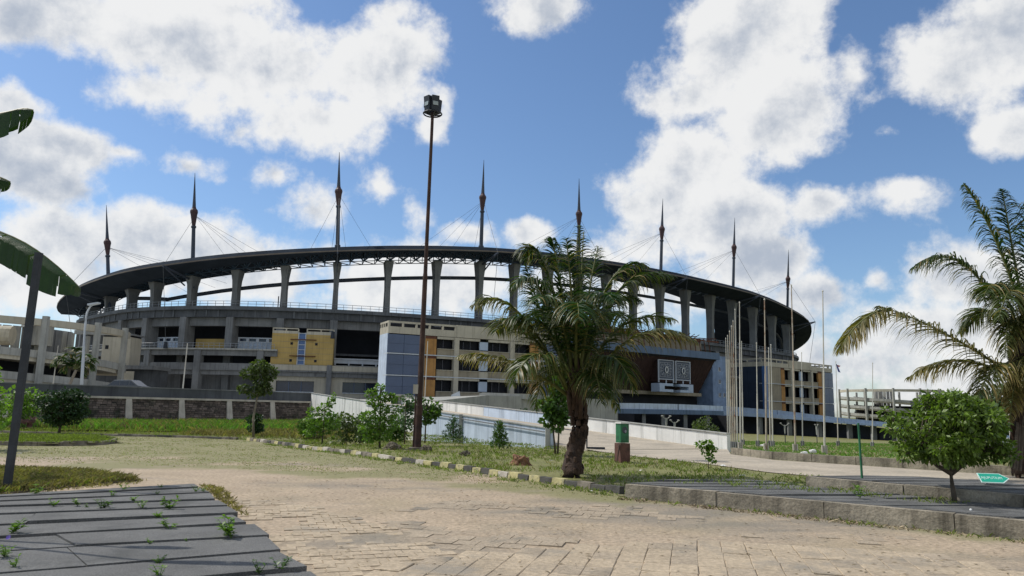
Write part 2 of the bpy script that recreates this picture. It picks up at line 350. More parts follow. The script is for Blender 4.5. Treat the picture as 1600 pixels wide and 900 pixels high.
def mossf(x, y):
    o = []
    for a, b in zip(x, y):
        d = b-np.interp(a, ML[:, 0], ML[:, 1]); w = mn.fractal(Vector((a*.35, b*.35, 0)), 1, 2, 4)*2.4+mn.noise(Vector((a*2.2, b*2.2, 5)))*.8
        o.append(min(max((d*.55+w+.1)*.9, 0), .95)+ .25*max(0, mn.noise(Vector((a*.8, b*.8, 9)))))
    return np.clip(o, 0, .95)
def darkf(x, y):
    o = []
    for a, b in zip(x, y):
        w = mn.fractal(Vector((a*.22, b*.55, 3)), 1, 2, 5)+.5*mn.noise(Vector((a*1.5, b*3.5, 3)))
        right = min(max((a+1.2)/4, 0), 1)*min(max((b-8)/2, 0), 1)*min(max((13.5-b)/2, 0), 1)
        left = math.exp(-(((a+1.6)/1.0)**2+((b-9.3)/1.2)**2))
        o.append(min(max(w*1.3+.55*right+.8*left-.05, 0), .9))
    return np.array(o)
grid_sheet('dirt_court', axis([(-60, -30, 1.0), (-30, 16, .22)]), axis([(-6, 5, 1), (5, 45, .22)]), lambda x, y: .012*mn.noise(Vector((x*.7, y*.7, 0))), 'dirt',
           keep=lambda x, y: inpoly(x, y, court), attrs={'moss': mossf, 'dark': darkf}, kind='structure')

# kerb of painted stones
def resample(pl, step):
    P = [Vector((p[0], p[1], 0)) for p in pl]; out = [P[0].copy()]; need = step; i = 0; cur = P[0].copy()
    while i < len(P)-1:
        d = (P[i+1]-cur).length
        if d >= need: cur = cur+(P[i+1]-cur)*(need/d); out.append(cur.copy()); need = step
        else: need -= d; i += 1; cur = P[i].copy()
    return out
def kerb_run(name, pts, step, colour_fn, h=.13, w=.16, parent=None, label=None):
    base = MB(); R = resample(pts, step)
    k = thing(name, label, 'kerb'); del k['category']; k['kind'] = 'structure'
    for i in range(len(R)-1):
        a, b = R[i], R[i+1]; d = (b-a).normalized(); n = Vector((-d.y, d.x, 0)); g = .012
        hh = h*random.uniform(.8, 1.08); o = n*random.uniform(-.02, .02); z0 = -.05
        A, B = a+d*g+o, b-d*g+o; nn = n*w
        mb = MB().hexa([(A.x, A.y, z0), (B.x, B.y, z0), (B.x+nn.x, B.y+nn.y, z0), (A.x+nn.x, A.y+nn.y, z0)],
                       [(A.x+n.x*.025, A.y+n.y*.025, hh), (B.x+n.x*.025, B.y+n.y*.025, hh*random.uniform(.93, 1.05)), (B.x+nn.x, B.y+nn.y, hh), (A.x+nn.x, A.y+nn.y, hh)])
        mb.build('kerb_stone', colour_fn(i, A), k)
    return k
near = lambda i, A: ('kerb_yellow' if i % 2 else 'kerb_black') if (A.y < 23 and random.random() < .93) else random.choice(['kerb_yellow', 'kerb_grey', 'kerb_black', 'coping'])
kerb_run('kerb', KERB[4:], .42, near)
kerb_run('kerb', LEFTFAR[1:]+KERB[:5], .9, lambda i, A: 'kerb_grey' if random.random() < .7 else 'kerb_black', h=.1)
ISL = [G(*p) for p in ((-160, 693), (0, 696), (60, 697), (100, 697), (150, 696), (175, 694.5), (184, 692), (178, 689))]
kerb_run('kerb', ISL, .8, lambda i, A: 'kerb_grey', h=.16, w=.14)
isl_poly = ISL+[G(150, 684), G(60, 683), G(-160, 683)]
grid_sheet('grass_island', axis([(-32, -13, .4)]), axis([(25, 36, .4)]), lambda x, y: .10+.05*mn.noise(Vector((x*.5, y*.5, 2))), 'grass_ground', keep=lambda x, y: inpoly(x, y, isl_poly), kind='structure')

# ------------------------------------------------------------------ concrete road and ramp
RN0, RN1 = Vector((3.29, 31.46, 0)), Vector((-19.1, 72.36, 0)); RD = (RN1-RN0).normalized(); RL = (RN1-RN0).length
RW = Vector((10.04-3.29, 34.5-31.46, 0)); RS0 = RW.dot(RD); RQ = RW-RD*RS0       # RQ: across the ramp
def rz(s): return max(0.0, .0455*s)
road_px = [(918, 703), (1000, 714), (1100, 724.5), (1200, 738), (1292, 746)]
near_edge = [G(*p) for p in road_px]
road_poly = [(RN0.x, RN0.y)]+near_edge[1:]+[(6.6, 15.3), (8.2, 15.4), (9.6, 13.6), (16, 7.5), (24, 5), (24, 13.5)]+[G(*p, ) for p in ((1600, 745), (1330, 726.5), (1211, 719), (1142, 710))]+[(10.04, 34.5)]
mb = MB(); pts = [(x, y, .006) for x, y in road_poly]
mb.add(pts, [tuple(range(len(pts)))]); o = mb.build('concrete_road', 'concrete_road'); o['kind'] = 'structure'
mb = MB(); ss = [0, 4, 8, 12, 16, 20, 24, 28, 32, 36, 40, 44, RL]
for a, b in zip(ss[:-1], ss[1:]):
    q = [RN0+RD*a, RN0+RQ+RD*a, RN0+RQ+RD*b, RN0+RD*b]; z = [rz(a), rz(a), rz(b), rz(b)]
    mb.hexa([(p.x, p.y, -1.6) for p in q], [(p.x, p.y, k+.008) for p, k in zip(q, z)])
o = mb.build('ramp', 'concrete_road'); o['kind'] = 'structure'
def parapet(name, o0, s0, s1, h, thick, mats, label, seg=3.1, inner=0):
    t = thing(name, label, 'parapet wall', (o0.x+RD.x*s0, o0.y+RD.y*s0, 0)); s = s0; i = 0
    n = RQ.normalized()*thick
    while s < s1-.2:
        e = min(s+seg, s1); g = .015; p, q = o0+RD*(s+g), o0+RD*(e-g); mt = mats(s)
        MB().hexa([(p.x, p.y, inner+rz(s)*(inner < 0 and 0 or 1) if inner >= 0 else -1.5), (p.x+n.x, p.y+n.y, -1.5), (q.x+n.x, q.y+n.y, -1.5), (q.x, q.y, inner+rz(e) if inner >= 0 else -1.5)],
                  [(p.x, p.y, rz(s)+h), (p.x+n.x, p.y+n.y, rz(s)+h), (q.x+n.x, q.y+n.y, rz(e)+h), (q.x, q.y, rz(e)+h)]).build('wall_panel', mt, t)
        s = e
    c = MB(); p, q = o0+RD*s0, o0+RD*s1; m_ = n*.25
    c.hexa([(p.x-m_.x, p.y-m_.y, rz(s0)+h+.002), (p.x+n.x+m_.x, p.y+n.y+m_.y, rz(s0)+h+.002), (q.x+n.x+m_.x, q.y+n.y+m_.y, rz(s1)+h+.002), (q.x-m_.x, q.y-m_.y, rz(s1)+h+.002)],
           [(p.x-m_.x, p.y-m_.y, rz(s0)+h+.05), (p.x+n.x+m_.x, p.y+n.y+m_.y, rz(s0)+h+.05), (q.x+n.x+m_.x, q.y+n.y+m_.y, rz(s1)+h+.05), (q.x-m_.x, q.y-m_.y, rz(s1)+h+.05)]).build('coping', 'concrete_pale', t)
    return t
nw = parapet('ramp_wall', RN0-RQ.normalized()*.2, 2.6, RL, .66, .2, lambda s: 'bluewhite_paint' if s < 17 else 'white_paint', 'white and pale blue near side wall of the ramp behind the small trees', inner=-1)
mb = MB()                              # service pipe clipped along the near wall
for k in range(12):
    a = RN0-RQ.normalized()*.29+RD*(3+k*2.2); b = RN0-RQ.normalized()*.29+RD*(5.2+k*2.2); za, zb = rz(3+k*2.2)+.5, rz(5.2+k*2.2)+.5
    mb.tube([(a.x, a.y, za), (b.x, b.y, zb)], .03, 5)
mb.build('pipe', 'concrete', nw)
for s_ in (2.75, 12.0, 21.0):
    a = RN0-RQ.normalized()*.27+RD*s_; MB().box(a.x-.1, a.x+.1, a.y-.1, a.y+.1, -.4, rz(s_)+.74).build('pier', 'concrete_pale', nw)
parapet('ramp_parapet', RN0+RQ-RQ.normalized()*.2, RS0-.2, RL, .68, .2, lambda s: 'white_paint' if s < 12 or s > 22 else 'bluewhite_paint', 'long white parapet on the far side of the sloping ramp', inner=-1)
# steel guard at the foot of the near wall
t = thing('guard_rail', 'low dark steel guard rail at the foot of the ramp wall beside the palm', 'guard rail', (*G(918, 703), 0))
g0 = Vector((*G(917, 702), 0)); g1 = Vector((*G(945, 702.5), 0))
MB().tube([g0, g0+Vector((0, 0, .72))], .03).tube([g0+Vector((0, 0, .72)), (RN0.x+RD.x*2.6-.1, RN0.y+RD.y*2.6, .85)], .025).build('rail', 'lamp_dark', t)
MB().bar(g0+Vector((0, 0, .05)), g1+Vector((0, 0, .05)), .12, .1).build('foot', 'lamp_dark', t)

# lawn wall on the far side of the road
lw = thing('lawn_wall', 'low stained concrete wall edging the lawn of flagpoles beside the road', 'low wall', (*G(1142, 710), 0))
LWP = [G(*p) for p in ((1142, 709.5), (1211, 718), (1330, 725.6), (1460, 734.5), (1600, 744))]+[(19, 17.2)]
R = resample(LWP, 1.5)
for i in range(len(R)-1):
    a, b = R[i], R[i+1]; d = (b-a).normalized(); n = Vector((-d.y, d.x, 0))*-1
    n = Vector((d.y, -d.x, 0)) if (Vector((d.y, -d.x, 0))).y > 0 else Vector((-d.y, d.x, 0))
    a2, b2 = a+d*.01, b-d*.01; h = .26+random.uniform(-.01, .01)
    MB().hexa([(a2.x, a2.y, -.1), (b2.x, b2.y, -.1), (b2.x+n.x*.18, b2.y+n.y*.18, -.1), (a2.x+n.x*.18, a2.y+n.y*.18, -.1)], [(a2.x, a2.y, h), (b2.x, b2.y, h), (b2.x+n.x*.18, b2.y+n.y*.18, h), (a2.x+n.x*.18, a2.y+n.y*.18, h)]).build('wall_block', 'slab_edge', lw)

# ------------------------------------------------------------------ slab terraces
def lerp2(a, b, t): return (a[0]+(b[0]-a[0])*t, a[1]+(b[1]-a[1])*t)
ZS = .12
joints = [((28, 770), (303, 755)), ((0, 776), (312, 761)), ((0, 783), (328, 769)), ((0, 791), (336, 780)), ((0, 803), (350, 790)), ((0, 819), (366, 801.5)), ((0, 839), (389, 817)), ((0, 861), (414, 836)), ((0, 895), (436, 860)), ((0, 932), (484, 887.5)), ((0, 985), (530, 925)), ((0, 1060), (590, 970))]
ter = thing('slab_terrace', None, None); ter['kind'] = 'structure'
J = []
for a, b in joints:
    A, B = G(*a, ZS), G(*b, ZS); J.append((lerp2(A, B, -.9), B))
for i in range(len(J)-1):
    (A, B), (C, E2) = J[i], J[i+1]; g = random.uniform(.018, .045)
    d = Vector((B[1]-A[1], A[0]-B[0])).normalized(); d = d if d.dot(Vector((C[0]-A[0], C[1]-A[1]))) > 0 else -d
    q = [(A[0]+d.x*g, A[1]+d.y*g), (B[0]+d.x*g, B[1]+d.y*g), (E2[0]-d.x*g, E2[1]-d.y*g), (C[0]-d.x*g, C[1]-d.y*g)]
    e = random.uniform(-.01, .05)
    q[1] = lerp2(q[0], q[1], 1+e*.5); q[2] = lerp2(q[3], q[2], 1+e*.5)
    cuts = sorted(random.sample([.35, .52, .6, .72, .8], random.choice([0, 1, 1]))) if i not in (4, 7) else ([.52] if i == 4 else [.615])
    if i in (2, 5, 8): cuts = []
    cuts = [0]+cuts+[1]; psk = 0
    for c0, c1 in zip(cuts[:-1], cuts[1:]):
        k = .0012; sk = random.uniform(-.03, .03) if c1 < 1 else 0
        poly = [lerp2(q[0], q[1], c0+k+psk), lerp2(q[0], q[1], c1-k+sk), lerp2(q[3], q[2], c1-k), lerp2(q[3], q[2], c0+k)]
        psk = sk
        dz = [random.uniform(-.02, .018) for _ in range(4)]; idx = {tuple(p): z for p, z in zip(poly, dz)}
        cx = sum(p[0] for p in poly)/4; cy = sum(p[1] for p in poly)/4
        tl_ = random.uniform(.004, .012); top = [(p[0], p[1], ZS+z*.5+t) for p, z, t in zip(poly, dz, (-tl_, -tl_, tl_, tl_))]; bot = [(p[0], p[1], -.03) for p in poly]
        MB().hexa([bot[3], bot[2], bot[1], bot[0]], [top[3], top[2], top[1], top[0]]).build('slab', 'slab', ter)
mb = MB(); A0, B0 = J[0]; A9, B9 = J[-1]
mb.prism([A9, B9, lerp2(A0, B0, .99), A0], -.04, -.01).build('bedding', 'mortar', ter)

LOWTOP = [G(*p, .28) for p in ((977, 755), (1075, 764), (1225, 779.5), (1375, 791), (1454, 799), (1600, 813))]
low_edge = [(2.2, 14.28), (3.3, 13.4), (4.45, 12.42), (5.3, 11.72), (6.1, 11.0), (6.95, 10.22), (9.5, 7.9), (12, 5.6)]
step_line = [(5.75, 14.62), (6.26, 14.05), (7.14, 12.95), (8.06, 11.86), (10.2, 9.2), (13.5, 5.4)]
plat = thing('paved_platform', None, None); plat['kind'] = 'structure'
def edge_blocks(line, z0, z1, parent, w=.16, step=1.8, mt='slab_edge'):
    R = resample(line, step)
    for i in range(len(R)-1):
        a, b = R[i], R[i+1]; d = (b-a).normalized(); n = Vector((-d.y, d.x, 0))
        if n.x < 0: n = -n
        o = n*random.uniform(-.015, .015); a2, b2 = a+d*.006+o, b-d*.006+o; h0 = z1+random.uniform(-.012, .006); h1 = z1+random.uniform(-.012, .006)
        MB().hexa([(a2.x, a2.y, z0), (b2.x, b2.y, z0), (b2.x+n.x*w, b2.y+n.y*w, z0), (a2.x+n.x*w, a2.y+n.y*w, z0)], [(a2.x, a2.y, h0), (b2.x, b2.y, h1), (b2.x+n.x*w, b2.y+n.y*w, h1), (a2.x+n.x*w, a2.y+n.y*w, h0)]).build('edge_block', mt, parent)
edge_blocks(low_edge, -.08, .265, plat)
def strips(region, z, direction, width, parent, o0=0, seed=1, zb=0.0):
    rr = random.Random(seed); d = Vector(direction).normalized(); n = (-d.y, d.x)
    vals = [n[0]*p[0]+n[1]*p[1] for p in region]; s = min(vals)+o0
    while s < max(vals):
        poly = clip(clip(region, n, s+width-.03), (-n[0], -n[1]), -(s))
        s += width*rr.uniform(.92, 1.08)
        if len(poly) < 3: continue
        al = [d.x*p[0]+d.y*p[1] for p in poly]; c = min(al)
        while c < max(al):
            e = c+rr.uniform(1.6, 3.4)
            if max(al)-e < .7: e = max(al)+1
            p2 = clip(clip(poly, (d.x, d.y), e-.012), (-d.x, -d.y), -c)
            c = e
            if len(p2) >= 3:
                t0, t1, z_ = rr.uniform(-.008, .008), rr.uniform(-.008, .008), z+rr.uniform(-.012, .008)
                sm = s-width*.5; MB().prism(p2, zb, lambda p: z_+t0*(p[0]-p2[0][0])-.018*min(.25, max(-.25, n[0]*p[0]+n[1]*p[1]-sm))).build('slab', 'slab', parent)
low_region = [(2.32, 14.40), (3.42, 13.52), (6.22, 11.12), (7.07, 10.34), (9.6, 8.05), (12.1, 5.7), (13.4, 5.5), (10.15, 9.2), (8.0, 11.86), (7.08, 12.95), (5.7, 14.62), (5.5, 15.25), (4.62, 15.65), (3.3, 15.1)]
strips(low_region, .275, (1, .20), .47, plat, seed=3)
MB().prism(low_region, -.05, .2).build('bedding', 'mortar', plat)
up = thing('raised_platform', None, None); up['kind'] = 'structure'
edge_blocks(step_line, .15, .44, up, w=.14)
up_region = [(5.9, 14.72), (6.4, 14.12), (7.28, 13.02), (8.2, 11.93), (10.3, 9.3), (13.6, 5.5), (15.5, 7.0), (9.5, 13.45), (8.25, 15.1), (7.2, 15.2)]
strips(up_region, .445, (1, .20), .47, up, seed=5, zb=.2)
MB().prism(up_region, -.05, .37).build('bedding', 'mortar', up)

# ------------------------------------------------------------------ pavers in the foreground
pd = Vector((math.sin(.236), math.cos(.236), 0)); pc = Vector((pd.y, -pd.x, 0)); PO = Vector((2.0, 6.2, 0))
arcp = [G(*p) for p in ((540, 905), (560, 893), (700, 868), (900, 853), (1030, 845), (1100, 842), (1200, 840), (1300, 846), (1440, 864), (1600, 893), (1640, 910))]
arcx = [p[0] for p in arcp]; arcy = [p[1] for p in arcp]
pav = thing('paver_court', None, None); pav['kind'] = 'structure'
tops = []
for i in range(-20, 24):
    for j in range(0, 9):
        c = PO+pc*(i*.285)+pd*(j*.42+(.0 if i % 2 else .0))
        if c.y < 6.3: continue
        lim = np.interp(c.x, arcx, arcy, left=0, right=0)
        if c.y > lim-.12: continue
        tops.append((c.y, c))
tops.sort(key=lambda t: t[0]); shared = {}
def paver_mesh(k):
    r = random.Random(k); hw, hl = .1412, .2085; v = []
    b = [(-hw, -hl), (hw, -hl), (hw, hl), (-hw, hl)]; b = [(x+r.uniform(-.006, .006), y+r.uniform(-.006, .006)) for x, y in b]
    ch = .008; tz = [r.uniform(-.004, .004) for _ in range(4)]
    m = MB(); m.add([(x, y, -.04) for x, y in b]+[(x, y, .004+z) for (x, y), z in zip(b, tz)]+[(x*(1-ch/hw), y*(1-ch/hl), .011+z) for (x, y), z in zip(b, tz)],
                    [(3, 2, 1, 0)]+[(i, (i+1) % 4, 4+(i+1) % 4, 4+i) for i in range(4)]+[(4+i, 4+(i+1) % 4, 8+(i+1) % 4, 8+i) for i in range(4)]+[(8, 9, 10, 11)])
    o = m.build('paver', 'paver' if k % 5 else 'paver_dark', pav); return o
protos = [paver_mesh(k) for k in range(10)]
for n_, (_, c) in enumerate(tops[:300]):
    o = protos[n_] if n_ < 10 else random.choice(protos).copy()
    if n_ >= 10: COL.objects.link(o); o.parent = pav
    o.location = (c.x+random.uniform(-.004, .004), c.y+random.uniform(-.004, .004), random.uniform(-.001, .009)); o.rotation_euler = (random.uniform(-.012, .012), random.uniform(-.012, .012), -.236+random.uniform(-.009, .009))
mb = MB()                              # half buried smaller pavers beside the left slabs
regB = [G(*p) for p in ((352, 778), (480, 790), (620, 828), (700, 866), (560, 893), (530, 930), (500, 905), (484, 887), (389, 817))]
bd = Vector((math.cos(.32), math.sin(.32), 0)); bn = Vector((-bd.y, bd.x, 0))
for i in range(-40, 40):
    for j in range(-40, 40):
        c = Vector((-2, 9, 0))+bd*(i*.225+(.11 if j % 2 else 0))+bn*(j*.20)
        if not inpoly([c.x], [c.y], regB)[0]: continue
        if mn.noise(c*1.1) < -.22: continue
        z = .008+random.uniform(-.006, .005); tl = random.uniform(-.02, .02); tm = random.uniform(-.02, .02); a, b = bd*.106, bn*.093
        mb.hexa([tuple(c-a-b+Vector((0, 0, -.03))), tuple(c+a-b+Vector((0, 0, -.03))), tuple(c+a+b+Vector((0, 0, -.03))), tuple(c-a+b+Vector((0, 0, -.03)))],
                [tuple(c-a-b+Vector((0, 0, z-tl*.1))), tuple(c+a-b+Vector((0, 0, z+tl*.1))), tuple(c+a+b+Vector((0, 0, z+tm*.1))), tuple(c-a+b+Vector((0, 0, z-tm*.1)))])
mb.build('small_pavers', 'paver', pav, kind='stuff')
mb = MB()                              # worn pavers showing through the dust farther back
regC = [G(*p) for p in ((560, 800), (700, 782), (900, 776), (1100, 792), (1250, 808), (1420, 828), (1590, 850), (1600, 880), (1440, 858), (1300, 842), (1100, 837), (900, 848), (700, 862), (630, 830))]
for i in range(-60, 60):
    for j in range(-30, 60):
        c = PO+pc*(i*.285+(.14 if j % 2 else 0))+pd*(j*.30)
        if not inpoly([c.x], [c.y], regC)[0] or mn.fractal(c*.6, 1, 2, 4)+mn.noise(c*2.5)*.5 < .16: continue
        z = .006+random.uniform(-.006, .004); a, b = pc*.138, pd*.145; t_ = [random.uniform(-.004, .004) for _ in range(4)]
        P4 = [c-a-b, c+a-b, c+a+b, c-a+b]; mb.hexa([tuple(p+Vector((0, 0, -.03))) for p in P4], [tuple(p+Vector((0, 0, z+t))) for p, t in zip(P4, t_)])
mb.build('worn_pavers', 'paver_dark', pav, kind='stuff')

# ------------------------------------------------------------------ terrace of fill behind the retaining wall
WL0, WL1 = Vector((-45.5, 41.8, 0)), Vector((-19.1, 72.36, 0)); WD = (WL1-WL0).normalized(); WN = Vector((WD.y, -WD.x, 0)); WLEN = (WL1-WL0).length
def tz(p): return 2.05+1.95*min(max((p[1]-75)/55, 0), 1)
tp = [(WL0.x, WL0.y+.6), (WL1.x-.4, WL1.y+.2), (WL1.x+RQ.x, WL1.y+RQ.y), (-8, 90), (-4, 126), (8, 136), (22, 150), (24, 200), (20, 330), (-200, 330), (-200, 41.8)]
tp2 = [(WL0.x, WL0.y+.6), (WL1.x-.4, WL1.y+.2), (WL1.x+RQ.x, WL1.y+RQ.y), (-8, 90), (-6, 110), (-4, 128), (8, 138), (22, 152), (24, 200), (20, 330), (-200, 330), (-200, 130), (-200, 41.8)]
MB().prism(tp2, -3, tz).build('terrace_ground', 'concrete_pale')['kind'] = 'structure'
rw = thing('retaining_wall', 'dark rubble stone retaining wall with pale concrete posts along the green verge', 'retaining wall', (WL1.x, WL1.y, 0))
TOPZ = 1.95; BAT = .45
def wp(s, d, z): p = WL0+WD*s+WN*d; return (p.x, p.y, z)
mb = MB().hexa([wp(0, BAT, -1), wp(WLEN, BAT, -1), wp(WLEN, -.4, -1), wp(0, -.4, -1)], [wp(0, .02, TOPZ-.1), wp(WLEN, .02, TOPZ-.1), wp(WLEN, -.4, TOPZ-.1), wp(0, -.4, TOPZ-.1)]); mb.build('wall_core', 'mortar', rw)
mb = MB(); z = -.05
while z < TOPZ-.12:
    hgt = random.uniform(.13, .2); s = 0
    while s < WLEN:
        wdt = random.uniform(.22, .46); d0 = BAT*(1-(z+1)/(TOPZ+.9)); d1 = BAT*(1-(z+hgt+1)/(TOPZ+.9)); pr = random.uniform(.02, .09)
        q = [wp(s+.02, d0+pr, z), wp(s+wdt-.02, d0+pr, z), wp(s+wdt-.02, d1+pr*.7, z+hgt-.03), wp(s+.02, d1+pr*.7, z+hgt-.03)]
        qb = [wp(s+.0, d0-.02, z), wp(s+wdt, d0-.02, z), wp(s+wdt, d1-.02, z+hgt-.02), wp(s, d1-.02, z+hgt-.02)]
        mb.add(q+qb, [(0, 1, 2, 3), (4, 5, 1, 0), (5, 6, 2, 1), (6, 7, 3, 2), (7, 4, 0, 3)])
        s += wdt
    z += hgt
mb.build('stone_facing', 'stone', rw, kind='stuff')
MB().hexa([wp(0, .16, TOPZ-.1), wp(WLEN, .16, TOPZ-.1), wp(WLEN, -.3, TOPZ-.1), wp(0, -.3, TOPZ-.1)], [wp(0, .16, TOPZ+.06), wp(WLEN, .16, TOPZ+.06), wp(WLEN, -.3, TOPZ+.06), wp(0, -.3, TOPZ+.06)]).build('coping', 'coping', rw)
for s in [WLEN-.2-k*4.25 for k in range(9)]:
    MB().hexa([wp(s-.28, BAT+.16, -.3), wp(s+.28, BAT+.16, -.3), wp(s+.28, -.1, -.3), wp(s-.28, -.1, -.3)], [wp(s-.22, .14, TOPZ-.1), wp(s+.22, .14, TOPZ-.1), wp(s+.22, -.1, TOPZ-.1), wp(s-.22, -.1, TOPZ-.1)]).build('buttress', 'coping', rw)
pw = thing('parapet_wall', 'blackened concrete parapet standing on top of the stone retaining wall', 'parapet wall', (WL1.x, WL1.y, TOPZ))
MB().hexa([wp(0, -.32, TOPZ-.3), wp(WLEN, -.32, TOPZ-.3), wp(WLEN, -.55, TOPZ-.3), wp(0, -.55, TOPZ-.3)], [wp(0, -.32, 2.75), wp(WLEN, -.32, 2.75), wp(WLEN, -.55, 2.75), wp(0, -.55, 2.75)]).build('wall_body', 'concrete_dark', pw)
MB().hexa([wp(0, -.28, 2.752), wp(WLEN, -.28, 2.752), wp(WLEN, -.59, 2.752), wp(0, -.59, 2.752)], [wp(0, -.28, 2.83), wp(WLEN, -.28, 2.83), wp(WLEN, -.59, 2.83), wp(0, -.59, 2.83)]).build('coping', 'concrete', pw)
# ------------------------------------------------------------------ stadium
RING = [(-93.8,170.6),(-84.1,161.7),(-76.6,156.9),(-67.4,153.6),(-57.6,152.2),(-47.7,152.6),(-37.4,154.4),(-27.0,157.4),(-16.9,161.4),(-7.5,165.9),(0.4,170.1),(8.5,174.9),(16.3,180.0),(24.1,185.4),(31.8,191.1),(40.1,197.6),(48.7,204.6),(57.8,212.6),(66.7,220.7),(75.7,229.2),(84.9,238.4),(92.7,247),
 (97.8,257),(101,268),(102.3,280),(101.8,292),(99,303.5),(94,314.5),(87,324),(78,332),(67.5,338),(56,342),(44.5,344),(33,344),(21,342.5),(9.5,340),(-2,336.5),(-13.5,332),(-24.5,326.5),(-35.5,320.5),(-46,314),(-56.5,307),(-66.5,299.5),(-76,291.5),(-85,283),(-93,273.5),(-100,263),(-106,252),(-111,240),(-114,228),(-115.5,215),(-114,202.5),(-110,190.5),(-103,180)]
NR = len(RING)
ZT0 = [25.7,26.2,27.0,27.9,29.1,30.3,31.5,32.7,33.8,34.7,35.2,35.5,35.7,35.85,35.95,35.95,35.8,35.7,35.5,34.7,33.3,31.6,29.4,27.2,25.4,24.0,23.0,22.4,22.0,21.9,21.9]
def cr(p0, p1, p2, p3, t): return .5*((2*p1)+(-p0+p2)*t+(2*p0-5*p1+4*p2-p3)*t*t+(-p0+3*p1-3*p2+p3)*t**3)
def rp(k):
    i = math.floor(k); t = k-i; P = [RING[(i+j) % NR] for j in (-1, 0, 1, 2)]
    return Vector((cr(*[p[0] for p in P], t), cr(*[p[1] for p in P], t), 0))
def ring(k, d, z=0.0):
    p = rp(k); q = rp(k+.02)-rp(k-.02); q.normalize(); n = Vector((q.y, -q.x, 0)); r = p+n*d; return (r.x, r.y, z)
def zt(k):
    k = k % NR
    if k > NR-5: return float(np.interp(k, [NR-5, NR-4, NR-3, NR-2, NR-1, NR], [21.9, 22.0, 22.4, 23.1, 24.3, 25.7]))
    if k >= len(ZT0)-1: return 21.9
    i = int(k); return ZT0[i]+(ZT0[i+1]-ZT0[i])*(k-i)
def band(mb, k0, k1, d0, d1, z0, z1, step=.5, ends=True):
    n = max(1, int(round((k1-k0)/step))); ks = [k0+(k1-k0)*i/n for i in range(n+1)]; vs = []
    f = lambda z, k: z(k) if callable(z) else z
    for k in ks: vs += [ring(k, d0, f(z0, k)), ring(k, d1, f(z0, k)), ring(k, d1, f(z1, k)), ring(k, d0, f(z1, k))]
    fs = []
    for i in range(n):
        a = i*4; b = a+4; fs += [(a, b, b+1, a+1), (a+1, b+1, b+2, a+2), (a+2, b+2, b+3, a+3), (a+3, b+3, b, a)]
    if ends: fs += [(0, 1, 2, 3), (n*4+3, n*4+2, n*4+1, n*4)]
    mb.add(vs, fs); return mb
st = thing('stadium', 'huge weathered concrete stadium with a dark ring roof on flared pylons and eight spiked masts', 'stadium', (20, 240, 0))
# roof
mb = MB(); vs = []; fs = []; KR0, KR1 = -2.4, 31; n = int((KR1-KR0)*3); prof = [(7.0, 1.5), (6.2, 2.45), (2, 3.35), (-8, 5.0), (-18, 6.0), (-27, 6.4)]
def rw_(k): return float(np.interp(k, [-2.4, -1, 1, 3.5, 6, 22, 31], [.04, .14, .36, .75, 1, 1, .6]))
for i in range(n+1):
    k = KR0+i/3; w = rw_(k)
    tip = min(1, (k-KR0)/1.6+.02)
    for d, z in prof: vs.append(ring(k, d*w if d < 0 else 7-(7-d)*tip, zt(k)+(1.5+(z-1.5)*(w if d < 0 else 1)*tip)))
    for d, z in prof[::-1]: vs.append(ring(k, d*w if d < 0 else 7-(7-d)*tip, zt(k)+(1.5+(z-1.5)*(w if d < 0 else 1)*tip)-.35))
m_ = len(prof)*2
for i in range(n):
    for j in range(m_): fs.append((i*m_+j, (i+1)*m_+j, (i+1)*m_+(j+1) % m_, i*m_+(j+1) % m_))
mb.add(vs, fs); mb.build('roof_sheet', 'roof', st)
band(MB(), KR0, KR1, 7.0, 7.12, lambda k: zt(k)+1.3, lambda k: zt(k)+1.58, .33).build('roof_edge', 'roof_edge', st)
# soffit cladding under the rim, complete at the two ends and only a strip along the middle
def sf(k): return float(np.interp(k, [-6, 1.2, 3.2, 6, 11, 13.8, 40], [1, 1, .62, .10, .10, 1, 1]))
mb = MB(); vs = []; fs = []; n = int((KR1-KR0)*3)
for i in range(n+1):
    k = KR0+i/3; f = sf(k)
    f *= min(1, (k-KR0)/1.6+.02)
    for t in (0, .5, 1): q = t*f; vs.append(ring(k, 7.02-(7.02-1.9)*q, zt(k)+1.28-(1.28+.25)*q-.25*math.sin(math.pi*q)))
for i in range(n):
    for j in range(2): fs.append((i*3+j, (i+1)*3+j, (i+1)*3+j+1, i*3+j+1))
mb.add(vs, fs).build('soffit', 'roof', st, smooth=True)
# roof lattice
mb = MB(); W_ = .15
k = KR0+.4; stp = 1/4
while k < KR1-.01:
    e = k+stp; A = [Vector(ring(q, d, zt(q)+z)) for q in (k, e) for d, z in ((5.6, 1.9), (2.2, .05), (-2.6, .15), (-2.4, 3.4))]
    a0, b0, c0, t0, a1, b1, c1, t1 = A; mm = (a0+a1)/2
    for p, q in ((a0, b0), (a0, b1), (b0, b1), (c0, c1), (b0, c0), (b0, c1), (t0, b0), (t0, c0), (t0, t1), (a1, b0), (t0, b1), (mm, b0)): mb.bar(p, q, W_)
    k = e
mb.build('roof_lattice', 'truss', st, kind='stuff')
mb = MB(); mb.tube([ring(k/2, -3.0, zt(k/2)-(3.1 if k/2 > 2 else 3.1*max(0, k/4))) for k in range(1, 46)], .42, 8); mb.build('ring_tube', 'mast', st)
